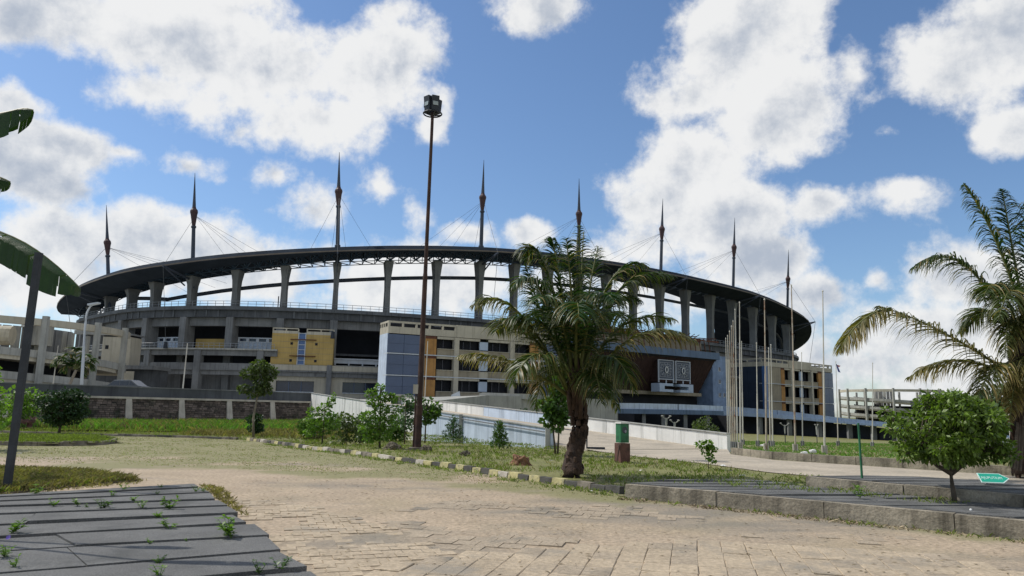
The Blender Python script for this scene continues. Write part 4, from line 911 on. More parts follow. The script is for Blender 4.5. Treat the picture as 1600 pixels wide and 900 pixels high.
# ------------------------------------------------------------------ vegetation tools
def leafcloud(rng, centres, radii, n, size, up=.35, shell=.55, aspect=.42, droop=.25):
    centres = np.asarray(centres, float); radii = np.asarray(radii, float); w = radii.prod(1)**(2/3); w /= w.sum()
    c = rng.choice(len(centres), n, p=w); d = rng.normal(size=(n, 3)); d /= np.linalg.norm(d, axis=1)[:, None]
    r = shell+(1-shell)*rng.random(n)**.7; r = np.where(rng.random(n) < .25, rng.random(n)**.5, r)
    p = centres[c]+d*radii[c]*r[:, None]
    ax = d*1.0+rng.normal(size=(n, 3))*.6; ax[:, 2] -= droop; ax /= np.linalg.norm(ax, axis=1)[:, None]
    nr = rng.normal(size=(n, 3))*.6; nr[:, 2] += up+.4; sd = np.cross(ax, nr); sd /= np.linalg.norm(sd, axis=1)[:, None]
    s = size*(.6+.8*rng.random(n))[:, None]; nn = np.cross(sd, ax)
    a = p; t = p+ax*s; m1 = p+ax*s*.45+sd*s*aspect+nn*s*.10; m2 = p+ax*s*.45-sd*s*aspect+nn*s*.10
    V = np.stack([a, m1, t, m2], 1).reshape(-1, 3); Q = np.arange(4*n).reshape(-1, 4); return V, Q
def tree(name, label, cat, base, trunk_pts, clumps, n, size, leafm, barkm='bark', tr=.05, seed=1, group=None, twigs=3, up=.35, shell=.5, aspect=.42, droop=.25):
    t = thing(name, label, cat, base, group); rng = np.random.default_rng(seed); rr = random.Random(seed); B = Vector(base)
    for pts in trunk_pts:
        P = [B+Vector(p) for p in pts]; k = len(P); MB().tube(P, [tr*(1-.55*i/(k-1)) for i in range(k)], 7).build('trunk', barkm, t, smooth=True)
    tops = [B+Vector(p[-1]) for p in trunk_pts]; mids = [B+Vector(p[-2]) for p in trunk_pts]; mb = MB()
    for (c, r) in clumps:
        C = B+Vector(c); s0 = min(tops+mids, key=lambda q: (q-C).length); m = (s0+C)/2+Vector((rr.uniform(-.1, .1), rr.uniform(-.1, .1), -.08))*max(r)
        mb.tube([s0, m, C], [tr*.42, tr*.28, tr*.12], 5)
        for _ in range(twigs): e = C+Vector((rr.uniform(-1, 1)*r[0], rr.uniform(-1, 1)*r[1], rr.uniform(-.5, 1)*r[2]))*.9; mb.tube([m.lerp(C, .5), e], [tr*.16, tr*.05], 4)
    mb.build('branches', barkm, t)
    V, Q = leafcloud(rng, [tuple(B+Vector(c)) for c, r in clumps], [r for c, r in clumps], n, size, up, shell, aspect, droop)
    fastmesh('crown', V, Q, leafm, t); return t
def clumpset(rr, w, d, z0, z1, n, r):
    out = []
    for i in range(n):
        th = rr.uniform(0, 6.283); q = rr.random()**.5; z = z0+(z1-z0)*rr.random(); f = math.sqrt(max(.08, 1-((z-(z0+z1)/2)/((z1-z0)/2*1.12))**2))
        out.append(((math.cos(th)*q*w*f, math.sin(th)*q*d*f, z), (r*rr.uniform(.7, 1.25), r*rr.uniform(.7, 1.25), r*rr.uniform(.55, .95))))
    return out

# palms -------------------------------------------------------------
def frond(parent, P0, P1, P2, leaf=.75, n=58, dry=0.0, seed=0, width=.030, t0=.12, hang=.55, name='frond'):
    rng = np.random.default_rng(seed); P0, P1, P2 = [np.array(p, float) for p in (P0, P1, P2)]
    f = lambda t: (1-t)**2*P0+2*t*(1-t)*P1+t*t*P2; g = lambda t: 2*(1-t)*(P1-P0)+2*t*(P2-P1)
    V = []; Q = []; DR = []; side0 = None
    for i in range(n):
        t = t0+(1-t0)*(i+.5)/n; p = f(t); tg = g(t); tg /= np.linalg.norm(tg)
        sd = np.cross(tg, [0, 0, 1.]); 
        if np.linalg.norm(sd) < .15: sd = side0 if side0 is not None else np.array([1., 0, 0])
        sd = sd/np.linalg.norm(sd); side0 = sd
        ln = leaf*(.35+.65*math.sin(math.pi*min(1, (t-t0)/(1-t0)*.8+.18)))*(1-.45*max(0, t-.8)/.2)
        for s in (-1, 1):
            if rng.random() < .05: continue
            l = ln*rng.uniform(.8, 1.1); dr = sd*s*.8+tg*.65+np.array([0, 0, rng.uniform(-.05, .3)])+rng.normal(size=3)*.10; dr /= np.linalg.norm(dr)
            q = p.copy(); h = hang*rng.uniform(.7, 1.4); segs = 4; k = len(V); wv = np.cross(dr, sd*0+[0, 0, 1.]); wv /= max(np.linalg.norm(wv), 1e-3); wv = wv*.5+np.cross(dr, wv)*rng.uniform(-.6, .6); wv /= np.linalg.norm(wv)
            dd = dry if rng.random() > .12 else min(1, dry+.5)
            for j in range(segs+1):
                w = width*(.7, 1, .85, .55, .08)[j]*rng.uniform(.9, 1.1); V += [q-wv*w*.5, q+wv*w*.5]; DR += [min(1, dd+(.0, 0, .05, .2, .5)[j]*(1 if dd > .1 else .5))]*2
                dr = dr+np.array([0, 0, -h*(.22+.18*j)]); dr /= np.linalg.norm(dr); q = q+dr*l/segs
            Q += [(k+2*j, k+2*j+1, k+2*j+3, k+2*j+2) for j in range(segs)]
    fr = fastmesh(name, V, Q, 'palm_leaf', parent, attrs={'dry': DR})
    MB().tube([f(t) for t in np.linspace(0, 1, 12)], [.045*(1-.85*t)+.004 for t in np.linspace(0, 1, 12)], 5).build('rachis', 'petiole', fr, smooth=True)
    return fr
PD = 18.6; PB = Vector((*G(893, 745), 0))
def pp(u, v, dy=0.0):                # point near the palm
    a = AT(u, v, PD+dy); return Vector(a)
palm = thing('coconut_palm', 'young coconut palm with spreading dark fronds and a shaggy brown trunk beside the striped kerb', 'palm tree', PB)
cen = [(893, 748), (893, 735), (898, 705), (906, 675), (904, 645), (897, 615), (902, 590), (904, 570)]; rad = [.30, .26, .185, .19, .21, .21, .17, .11]
MB().tube([pp(u, v) for u, v in cen], rad, 12).build('trunk', 'palm_trunk', palm, smooth=True)
rr = random.Random(4); mb = MB()
for i in range(150):                  # old leaf bases
    v = rr.uniform(738, 575); c = pp(np.interp(-v, [-748, -705, -675, -645, -615, -570], [893, 898, 906, 904, 897, 904]), v); th = rr.uniform(0, 6.283)
    R_ = np.interp(-v, [-748, -735, -705, -675, -645, -615, -590, -570], rad)*.93; d = Vector((math.cos(th), math.sin(th), 0)); L_ = rr.uniform(.08, .16 if v > 650 else .4); lean = rr.uniform(.1, .3) if v > 640 else rr.uniform(.05, .2)
    b = c+d*R_*.85; e = b+Vector((0, 0, L_))+d*L_*lean; mb.tube([b-Vector((0, 0, .06)), b+(e-b)*.5+d*.02, e], [.07, .05, .012], 5)
mb.build('leaf_bases', 'palm_husk', palm, kind='stuff')
for u0, v0, u1, v1 in ((896, 560, 895, 640), (905, 560, 907, 655), (889, 600, 891, 650)): MB().tube([pp(u1, v1, -.2), pp((u0+u1)/2+1, (v0+v1)/2, -.24), pp(u0, v0, -.16)], [.06, .05, .02], 6).build('sheath', 'palm_husk', palm, smooth=True)
FR_ = [ # ctrl, tip, start, dry, leaf
 ((905, 450, 0), (905, 352, .3), (902, 590), 0, .55), ((893, 440, -.5), (885, 372, -1.0), (900, 590), 0, .6), ((918, 450, .4), (935, 385, .8), (905, 590), 0, .6),
 ((842, 330, .2), (818, 405, .5), (888, 560), 0, .7), ((850, 390, -.6), (800, 448, -1.0), (880, 585), 0, .7), ((835, 470, .6), (822, 415, 1.0), (885, 580), 0, .6),
 ((800, 425, .3), (738, 478, .5), (885, 610), .25, .7), ((790, 540, -.6), (716, 556, -.8), (890, 620), .5, .62), ((800, 455, .8), (775, 520, 1.6), (888, 610), .15, .8),
 ((950, 380, .3), (1012, 418, .5), (908, 575), 0, .62), ((955, 395, -.3), (1052, 432, -.2), (910, 590), .05, .7), ((960, 470, .5), (1055, 500, .9), (910, 600), .15, .75),
 ((990, 475, -.6), (1088, 534, -.7), (912, 615), .42, .75), ((950, 500, -1.2), (990, 610, -1.6), (910, 615), .1, .8), ((845, 500, -1.3), (800, 600, -1.8), (890, 615), .12, .8),
 ((875, 430, -1.0), (835, 470, -2.2), (895, 590), 0, .8), ((925, 420, -1.0), (960, 470, -2.1), (905, 590), 0, .8), ((900, 420, -1.4), (905, 500, -2.8), (900, 590), 0, .85),
 ((860, 430, 1.2), (820, 520, 2.2), (895, 590), 0, .8), ((940, 430, 1.2), (985, 520, 2.2), (905, 590), 0, .8), ((900, 410, 1.4), (900, 470, 2.6), (902, 590), 0, .8),
 ((860, 470, -.3), (790, 500, -.2), (893, 600), 0, .8), ((935, 440, .2), (1000, 470, .4), (906, 600), 0, .75), ((930, 520, .9), (965, 640, 1.5), (908, 615), .05, .7), ((858, 520, .9), (835, 640, 1.5), (892, 615), .1, .7), ((870, 400, .1), (862, 372, .3), (897, 585), 0, .65), ((930, 540, -.9), (940, 630, -1.5), (906, 615), .1, .75)]
for i, (c, tip, s, dry, lf) in enumerate(FR_):
    P0 = pp(s[0], s[1]); frond(palm, P0, pp(*c), pp(*tip), leaf=lf*1.25, n=86, dry=dry*.6, seed=i+10, hang=.8, width=.038)
for i, (c, tip) in enumerate((((896, 500, 0), (902, 370, .1)), ((905, 480, -.1), (912, 362, 0)))): frond(palm, pp(903, 560), pp(*c), pp(*tip), leaf=.22, n=30, seed=90+i, hang=.1, name='frond')

# right hand palm
P2D = 21.0; P2B = Vector((*G(1592, 735), 0)); P2B = Vector((P2B.x+.25, P2B.y, terr(P2B.x, P2B.y)))
def pq(u, v, dy=0.0): return Vector(AT(u, v, P2D+dy))
palm2 = thing('coconut_palm', 'taller coconut palm with bleached drooping fronds at the right edge beyond the road', 'palm tree', P2B)
MB().tube([pq(1608, 742), pq(1607, 700), pq(1606, 640), pq(1606, 590), pq(1607, 540), pq(1608, 500)], [.42, .34, .30, .36, .30, .16], 12).build('trunk', 'palm_trunk', palm2, smooth=True)
mb = MB()
for i in range(170):
    v = rr.uniform(735, 520); c = pq(1607, v); th = rr.uniform(0, 6.283); d = Vector((math.cos(th), math.sin(th), 0)); L_ = rr.uniform(.3, .9); up_ = 1 if v < 620 else rr.choice((1, -1))
    b = c+d*.28; e = b+Vector((0, 0, L_*up_))+d*L_*.2; mb.tube([b, b+(e-b)*.5+d*.05, e], [.06, .05, .015], 5)
mb.build('leaf_bases', 'palm_husk', palm2, kind='stuff')
for u, v0, v1 in ((1584, 660, 733), (1588, 665, 735), (1594, 650, 736), (1579, 690, 731)): MB().tube([pq(u+6, v0, -.2), pq(u+3, (v0+v1)/2, -.3), pq(u, v1, -.3)], [.03, .05, .04], 5).build('dead_stalk', 'bark', palm2)
F2 = [((1470, 505, -.2), (1372, 478, -.3), (1602, 600), .38, .95), ((1340, 490, -.3), (1312, 548, -.4), (1392, 482), .62, .75), ((1510, 345, .3), (1424, 420, .5), (1600, 560), .05, .8), ((1560, 360, 0), (1506, 288, .1), (1600, 500), 0, .62), ((1575, 350, .3), (1566, 296, .4), (1602, 500), 0, .62),
 ((1600, 340, -.2), (1618, 300, 0), (1606, 500), 0, .7), ((1640, 360, .2), (1690, 330, .2), (1608, 500), 0, .8), ((1680, 420, 0), (1780, 480, 0), (1610, 540), .05, .9), ((1690, 520, .3), (1790, 640, .3), (1610, 590), .3, .9), ((1560, 390, -.8), (1535, 470, -1.5), (1603, 560), .12, .85), ((1590, 380, -1.2), (1560, 500, -2.2), (1606, 560), .15, .9),
 ((1630, 400, -1.0), (1650, 520, -2.0), (1607, 560), .1, .9), ((1550, 430, .9), (1500, 520, 1.8), (1603, 570), .1, .85), ((1560, 520, -.7), (1520, 640, -1.1), (1603, 600), .35, .8), ((1500, 530, .6), (1420, 590, .9), (1602, 605), .5, .85), ((1620, 500, -1.0), (1640, 640, -1.6), (1608, 600), .3, .8), ((1585, 560, -.5), (1578, 660, -.8), (1604, 600), .8, .5), ((1575, 430, -.4), (1570, 560, -.8), (1604, 580), .25, .8)]
for i, (c, tip, s, dry, lf) in enumerate(F2): frond(palm2, pq(*s), pq(*c), pq(*tip), leaf=lf*1.3, n=110, dry=dry*.6, seed=i+50, hang=.85, width=.040, t0=.06 if i == 1 else .14)

# small far palm by the ramp drum
P3D = 80.0
def pr_(u, v, dy=0.0): return Vector(AT(u, v, P3D+dy))
palm3 = thing('small_palm', 'small leaning green palm in front of the spiral parking ramp', 'palm tree', (*pr_(106, 612)[:2], 2.0))
MB().tube([(pr_(104, 612).x, P3D, 1.9), pr_(110, 598), pr_(119, 578)], [.22, .16, .14], 7).build('trunk', 'bark_pale', palm3)
for i, (a, b) in enumerate((((92, 552), (82, 572)), ((98, 548), (90, 562)), ((110, 545), (104, 556)), ((118, 538), (119, 546)), ((130, 545), (138, 558)), ((140, 556), (147, 580)), ((128, 560), (134, 588)), ((105, 560), (98, 582)), ((145, 553), (150, 566)), ((120, 553), (118, 575)))):
    frond(palm3, pr_(119, 577), pr_(a[0], a[1], random.uniform(-1, 1)), pr_(b[0], b[1], random.uniform(-1.5, 1.5)), leaf=1.3, n=22, seed=200+i, width=.16, hang=.7, dry=.0)

# banana plant whose leaves reach in from the left
bn = thing('banana_plant', 'tattered banana leaves reaching into view at the upper left', 'banana plant', (-9.2, 8.6, 0))
MB().tube([(-9.2, 8.6, 0), (-9.1, 8.7, 1.4), (-8.9, 8.8, 2.6), (-8.7, 8.9, 3.4)], [.12, .10, .08, .06], 9).build('stem', 'bark_pale', bn, smooth=True)
MB().tube([(-10.3, 9.3, 0), (-10.2, 9.4, 2.0), (-10.0, 9.5, 4.2)], [.15, .12, .08], 9).build('stem', 'bark_pale', bn, smooth=True)
def bleaf(pts, w, seed, tear=.12, fold=.5, pet=None, segs=26):
    rg = random.Random(seed); P = [Vector(p) for p in pts]; V = []; Q = []; DR = []
    def f(t):
        a = t*(len(P)-1); i = min(int(a), len(P)-2); q = a-i; ps = [P[max(0, min(len(P)-1, i+j))] for j in (-1, 0, 1, 2)]
        return Vector([cr(*[p[k] for p in ps], q) for k in range(3)])
    for s in (-1, 1):
        i = 0
        while i < segs:
            run = rg.randint(2, 6); j1 = min(segs, i+run); sag = rg.uniform(0, tear*2)
            for j in range(i, j1):
                ta, tb = j/segs, (j+1)/segs-(.012 if j == j1-1 else 0)
                k = len(V)
                for t in (ta, tb):
                    c = f(t); tg = (f(min(1, t+.02))-f(max(0, t-.02))).normalized(); sd_ = tg.cross(Vector((0, 0, 1))).normalized(); ww = w*math.sin(math.pi*min(.97, .04+t*.95))**.55
                    m = c+sd_*s*ww*.5*(1-fold*.3)+Vector((0, 0, -ww*.22*fold)); e = c+sd_*s*ww*(1-fold*.75)*rg.uniform(.93, 1.03)+Vector((0, 0, -ww*(.9*fold+sag)))+tg*.06*s*0
                    V += [c, m, e]; DR += [0, 0, rg.random()*.5]
                Q += [(k, k+3, k+4, k+1), (k+1, k+4, k+5, k+2)]
            i = j1
    lf = fastmesh('banana_leaf', [tuple(v) for v in V], Q, 'banana', bn, attrs={'dry': DR})
    MB().tube([f(t/12) for t in range(13)], [.022*(1-.8*t/12)+.003 for t in range(13)], 5).build('midrib', 'petiole', lf)
    if pet: MB().tube([Vector(pet), (Vector(pet)+P[0])/2+Vector((0, 0, .15)), P[0]], [.05, .035, .022], 6).build('stalk', 'petiole', lf)
bleaf([AT(-85, 205, 8.4), AT(-35, 185, 8.4), AT(10, 176, 8.4), AT(36, 170, 8.4), AT(52, 172, 8.4)], .26, 5, tear=.5, fold=.95, pet=(-10.0, 9.5, 4.2), segs=14)
bleaf([AT(-80, 262, 9.0), AT(-40, 270, 9.0), AT(-5, 276, 9.0), AT(16, 284, 9.0)], .22, 8, tear=.4, fold=.9, pet=(-10.0, 9.5, 4.2), segs=14)
bleaf([(-8.9, 8.8, 3.3), (-9.6, 7.4, 3.6), (-10.0, 6.4, 3.0)], .3, 9, pet=(-8.7, 8.9, 3.2)); bleaf([(-9.2, 9.0, 3.0), (-10.4, 9.4, 3.2), (-11.4, 9.6, 2.4)], .3, 10, pet=(-8.9, 8.9, 2.8)); bleaf([(-10.0, 9.4, 4.3), (-9.6, 8.0, 4.9), (-9.3, 6.9, 4.6)], .3, 11, pet=(-10, 9.5, 4.1))
bleaf([(-9.0, 8.5, 2.6), (-8.55, 7.6, 2.7), (-8.2, 6.9, 2.2)], .28, 12, pet=(-9.0, 8.75, 2.4))
bn_first = bn
bn = thing('banana_plant', 'banana plant at left with one long dark drooping leaf behind the grey post', 'banana plant', (-12.6, 14.6, 0))
MB().tube([(-12.6, 14.6, 0), (-12.5, 14.6, 1.6), (-12.2, 14.6, 3.2), (-11.9, 14.6, 4.2)], [.17, .14, .11, .08], 9).build('stem', 'bark_pale', bn, smooth=True)
bleaf([AT(-80, 348, 14.6), AT(-20, 356, 14.6), AT(40, 380, 14.6), AT(90, 416, 14.5), AT(123, 448, 14.4)], .74, 3, tear=.13, fold=.78, pet=(-11.9, 14.6, 4.2))
bleaf([(-12.0, 14.6, 4.2), (-12.4, 13.6, 5.2), (-12.6, 12.4, 5.0)], .4, 14, pet=(-11.9, 14.6, 4.1)); bleaf([(-12.2, 14.6, 4.2), (-13.4, 14.8, 5.0), (-14.6, 14.9, 4.4)], .45, 15, pet=(-11.9, 14.6, 4.1)); bleaf([(-12.0, 14.7, 4.2), (-12.6, 15.8, 5.4), (-13.4, 16.9, 5.0)], .45, 16, pet=(-11.9, 14.6, 4.1))
# shrubs standing just outside the left edge, one sprig shows
sh = lambda name, label, base, w, h, n, size, m, seed, group=None, clumps=12, cat='shrub', tr=.03, th=.25, **kw: tree(name, label, cat, base, [[(0, 0, -.05), (.02, .02, h*th), (.04, 0, h*.6)]], clumpset(random.Random(seed), w*.36, w*.36, h*th, h*.88, clumps, w*.22), n, size, m, tr=tr, seed=seed, group=group, **kw)
a = AT(5, 640, 24); sh('leafy_shrub', 'leafy green shrub spilling in at the left edge behind the dark post', (a[0]-.9, 24, 0), 2.6, 2.6, 1500, .12, 'leaf_light', 31, clumps=16)
a = AT(30, 650, 44); sh('leafy_shrub', 'broad leaved bush with pale shoots left of the round dark tree', (a[0], 44, 0), 2.6, 2.3, 1300, .15, 'leaf_light', 32, clumps=14)
a = G(14, 760); sh('low_bush', 'dark low bush at the foot of the leaning grey post', (a[0]-.55, a[1]-.2, 0), .9, .55, 500, .07, 'leaf_dark', 33, clumps=8, cat='bush')
# round dark tree on the grass island
tb = G(92, 679); cl = clumpset(random.Random(5), .98, .85, .62, 1.85, 40, .42)
tree('round_tree', 'dense round dark green tree on the small grass island at left', 'tree', (*tb, .08), [[(0, 0, 0), (.02, 0, .35), (0, 0, .75)], [(0, 0, .3), (-.3, 0, .7), (-.5, .1, 1.1)], [(0, 0, .3), (.3, 0, .7), (.5, -.1, 1.1)]], cl, 9000, .10, 'leaf_dark', tr=.07, seed=5)
# slender tree before the stone wall
b = G(396, 684); cl = [((.05, 0, 3.45), (.55, .5, .4)), ((-.45, 0, 3.1), (.45, .4, .32)), ((.55, .1, 3.15), (.45, .4, .42)), ((.2, 0, 2.75), (.55, .45, .45)), ((-.62, 0, 2.35), (.42, .35, .26)), ((.35, 0, 2.35), (.5, .4, .35)), ((-.15, 0, 2.15), (.35, .3, .28))]
tree('slender_tree', 'slender pale stemmed tree with a loose double crown before the stone wall', 'tree', (*b, 0), [[(0, 0, 0), (-.08, 0, .9), (.05, 0, 2.1), (.1, 0, 3.0)]], [(c, (r[0]*.8, r[1]*.8, r[2]*.8)) for c, r in cl], 2100, .13, 'leaf_olive', 'bark_pale', tr=.07, seed=8, up=.6)
b = G(398, 682); sh('low_bush', 'dark weedy bush around the base of the slender pale tree', (b[0]+.1, b[1]-.4, 0), .9, 1.1, 700, .13, 'leaf_dark', 36, clumps=8, cat='bush')
# small trees behind the kerb
b = G(503, 694); cl = [((-.45, 0, 1.35), (.32, .25, .16)), ((0, 0, 1.55), (.28, .25, .16)), ((.25, 0, 1.75), (.16, .14, .22)), ((.38, 0, 1.98), (.1, .1, .2)), ((.1, 0, 1.15), (.42, .3, .2)), ((-.3, 0, .8), (.35, .3, .2)), ((.35, .1, .85), (.35, .3, .22)), ((-.55, 0, .5), (.25, .2, .2)), ((.1, 0, .6), (.3, .3, .18)), ((-.6, 0, 1.0), (.22, .2, .14))]
tree('sapling_tree', 'small bright green tree with flat branches, leftmost in front of the white ramp wall', 'tree', (*b, 0), [[(0, 0, 0), (.02, 0, .5), (.03, 0, 1.5)]], cl, 1250, .10, 'leaf_light', tr=.035, seed=9, up=.6)
b = G(593, 700); cl = [((-.1, 0, 2.55), (.22, .2, .16)), ((-.5, 0, 2.3), (.25, .2, .16)), ((.15, 0, 2.15), (.4, .3, .2)), ((-.25, 0, 1.95), (.45, .35, .2)), ((.5, 0, 2.1), (.25, .2, .2)), ((0, 0, 1.65), (.4, .35, .2)), ((-.55, 0, 1.35), (.38, .3, .2)), ((.3, 0, 1.35), (.38, .3, .2)), ((.65, 0, 1.65), (.25, .2, .16)), ((-.1, 0, 1.0), (.42, .35, .22)), ((.5, 0, .95), (.4, .3, .22)), ((-.6, 0, .8), (.38, .3, .22)), ((.1, 0, .55), (.45, .4, .24)), ((-.45, 0, .4), (.3, .3, .2))]
tree('sapling_tree', 'tallest of the small leafy trees, left of the rusty floodlight pole', 'tree', (*b, 0), [[(0, 0, 0), (-.02, 0, .8), (-.06, 0, 2.3)]], [((c[0]*.92, c[1], c[2]*.93), (r[0]*.85, r[1]*.85, r[2]*.85)) for c, r in cl], 2400, .10, 'leaf_light', tr=.045, seed=10, up=.5)
b = G(664, 692); b = (b[0], b[1]); cl = clumpset(random.Random(12), .5, .5, .85, 2.3, 15, .3)
tree('sapling_tree', 'round leaved small tree standing right behind the rusty floodlight pole', 'tree', (*b, 0), [[(0, 0, 0), (0, 0, .9), (-.02, 0, 1.7)]], cl, 950, .14, 'leaf', tr=.04, seed=12)
b = G(632, 694); cl = clumpset(random.Random(13), .5, .4, .5, 2.0, 11, .26)
tree('sapling_tree', 'thin pale leaved sapling just left of the rusty floodlight pole', 'tree', (*b, 0), [[(0, 0, 0), (0, 0, .9), (-.02, 0, 1.7)]], cl, 600, .12, 'leaf_pine', tr=.03, seed=13)
def pine(label, u, v, w, h, seed, n=1100, m='leaf_pine'):
    b = G(u, v); rrr = random.Random(seed); cl = []
    for i in range(16): q = i/15; z = h*(.12+.8*q); r = w*.5*(1-.8*q); th = i*2.4; cl.append(((math.cos(th)*r*.55, math.sin(th)*r*.5, z), (r*.45+.05, r*.45+.05, h*.10)))
    return tree('conical_shrub', label, 'shrub', (*b, 0), [[(0, 0, 0), (0, 0, h*.4), (0, 0, h*.85)]], cl, n, .11, m, tr=.03, seed=seed, up=0, aspect=.16, droop=-.5)
pine('loose feathery shrub against the white and blue ramp wall right of the floodlight pole', 708, 691, 1.25, 1.25, 14, 1300)
pine('compact upright conifer like shrub alone on the lawn left of the palm', 780, 702, .85, 1.15, 15, 1300, 'leaf')
b = G(868, 710); cl = clumpset(random.Random(16), .5, .4, 1.0, 2.75, 26, .25)
tree('sapling_tree', 'twin stemmed tree with large glossy leaves half hidden behind the palm trunk', 'tree', (*b, 0), [[(0, 0, 0), (-.1, 0, .9), (-.15, 0, 1.9)], [(.08, 0, 0), (.12, 0, .9), (.1, 0, 1.8)]], cl, 1300, .17, 'leaf', tr=.04, seed=16, up=.2, shell=.3)
b = G(1107, 733); cl = [((-.22, 0, .68), (.13, .12, .08)), ((.0, 0, .72), (.13, .12, .08)), ((.12, 0, .58), (.15, .12, .08)), ((-.08, 0, .52), (.12, .1, .08)), ((.05, 0, .35), (.12, .1, .08)), ((.12, 0, .25), (.09, .08, .06))]
tree('seedling', 'tiny yellow green seedling tree alone on the grass by the road edge', 'sapling', (*b, 0), [[(0, 0, 0), (.01, 0, .3), (0, 0, .6)]], cl, 330, .085, 'leaf_light', tr=.012, seed=17, twigs=1)
# tree growing on the lower platform
b = G(1492, 781, .28); rr = random.Random(21); cl = clumpset(rr, .88, .8, .80, 1.64, 46, .22)+[((-.8, 0, .95), (.25, .2, .14)), ((.8, 0, .85), (.3, .22, .12)), ((-.45, -.1, .82), (.3, .25, .12)), ((.35, -.1, .76), (.3, .25, .10)), ((.95, 0, 1.0), (.2, .2, .14))]
for q in range(22): th = q*.2856*2; zz_ = rr.uniform(.85, 1.55); cl.append(((math.cos(th)*rr.uniform(.88, 1.06), math.sin(th)*rr.uniform(.8, .95), zz_-.05), (rr.uniform(.10, .18), rr.uniform(.10, .16), rr.uniform(.07, .12))))
for q in range(7): cl.append(((rr.uniform(-.6, .6), rr.uniform(-.4, .4), 1.72+rr.uniform(-.04, .08)), (.14, .14, .09)))
cl = [((c[0]*.88-.03, c[1]*.9, c[2]), (r[0]*.92, r[1]*.92, r[2])) for c, r in cl]
tree('garden_tree', 'dense round leafy tree growing out of the grey slab platform at right', 'tree', (*b, .2), [[(0, 0, 0), (-.02, 0, .28), (-.03, 0, .52), (0, 0, .9)], [(-.03, 0, .5), (-.25, 0, .62), (-.5, .05, .9)], [(-.03, 0, .5), (.2, 0, .66), (.5, .05, .9)]], cl, 11000, .09, 'leaf_garden', tr=.045, seed=21, up=.2, shell=.45, twigs=5, aspect=.24, droop=.6)
# bushes and undergrowth behind
for i, (u, v, w, h, m, lab) in enumerate([(540, 692, 1.9, 1.1, 'leaf_olive', 'olive weedy bush between the two small trees'), (575, 690, 1.6, 1.5, 'leaf', 'leafy undergrowth left of the tallest small tree'), (618, 690, 1.8, 1.4, 'leaf', 'leafy undergrowth right of the tallest small tree'), (486, 686, 1.3, 1.1, 'leaf_light', 'bright bush at the foot of the leftmost small tree'), (522, 676, 2.2, 1.3, 'leaf', 'dark green thicket below the end of the brick edged ramp wall')]):
    b = G(u, v); sh('low_bush', lab, (*b, 0), w, h, 900, .12, m, 40+i, clumps=10, cat='bush', th=.12)
a = AT(1100, 676, 46); sh('low_bush', 'olive bush with pinkish tips behind the white parapet', (a[0], 46, -.45), 2.0, 1.75, 1200, .13, 'leaf_olive', 48, clumps=12, cat='bush', th=.1)
a = AT(828, 650, 60); sh('low_bush', 'small dark bush peeping over the far parapet left of the palm', (a[0], 62, -.2), 2.2, 2.2, 900, .14, 'leaf_dark', 49, clumps=10, cat='bush', th=.1)
# far trees at the right edge
for i, (u, d, w, h, lab) in enumerate([(1572, 150, 16, 10.5, 'dark far tree just left of the right hand palm'), (1640, 140, 22, 12, 'broad far tree behind the right hand palm'), (1540, 240, 26, 12, 'distant tree crown beside the dark gabled hall'), (1720, 170, 26, 13, 'far tree beyond the right edge palm'), (1480, 330, 34, 13, 'hazy distant tree behind the round garden tree')]):
    x = (u-800)/FPX*d; sh('far_tree', lab, (x, d, -2.6), w, h, 2200, 1.1, 'far_leaf', 60+i, clumps=18, cat='tree', tr=.4, th=.2)
fh = thing('far_hall', 'dark far building with a sloping gable seen over the garden tree', 'building', (118, 190, -2.6))
MB().box(112, 122, 190, 205, -3, 4.5).build('wall', 'far_wall', fh); MB().hexa([(111, 189, 4.5), (124.6, 189, 4.5), (124.6, 206, 4.5), (111, 206, 4.5)], [(111, 189, 6.2), (122.6, 189, 6.2), (122.6, 206, 6.2), (111, 206, 6.2)]).build('roof', 'far_wall', fh)
for x in (114, 117.5, 120): MB().box(x, x+1.2, 189.9, 190, -.5, 1.6).build('window', 'glass_dark', fh)
# white poles and things at far right
def simple_pole(name, label, cat, base, top, r0, r1, m, group=None):
    t = thing(name, label, cat, base, group); MB().tube([base, top], [r0, r1], 6).build('pole_shaft', m, t); return t
b = G(1580, 706); simple_pole('lawn_pole', 'thin white pole on the lawn just left of the right hand palm', 'pole', (*b, -.1), AT(1576, 644, b[1]), .04, .035, 'white_metal')
for i, (u, v, w) in enumerate(((1571, 690, 1.6), (1586, 690, 1.9))):
    a = AT(u, v, 62); t = thing('concrete_block', ('white concrete block on the far lawn, left one by the palm' if i == 0 else 'white concrete block on the far lawn, right one by the palm'), 'block', (a[0], 62, -.8)); MB().hexa([(a[0]-w/2, 62, -.9), (a[0]+w/2, 62, -.9), (a[0]+w/2, 63, -.9), (a[0]-w/2, 63, -.9)], [(a[0]-w*.4, 62.1, -.1), (a[0]+w*.3, 62.1, .1), (a[0]+w*.3, 62.9, .1), (a[0]-w*.4, 62.9, -.1)]).build('block_body', 'white_paint', t)

# ------------------------------------------------------------------ poles, lamps, signs
b = G(10, 768, .0); top = AT(61, 395, b[1]+.05)
gp = thing('grey_post', 'tall leaning dark grey post with a small white tag at the left edge', 'post', (*b, 0))
MB().bar((b[0], b[1], -.1), top, .11, .09).build('post_shaft', 'post_grey', gp)
a = AT(31, 709, b[1]-.09); MB().bar((a[0]-.03, a[1], a[2]), (a[0]+.03, a[1], a[2]+.015), .03, .01).build('tag', 'litter', gp)
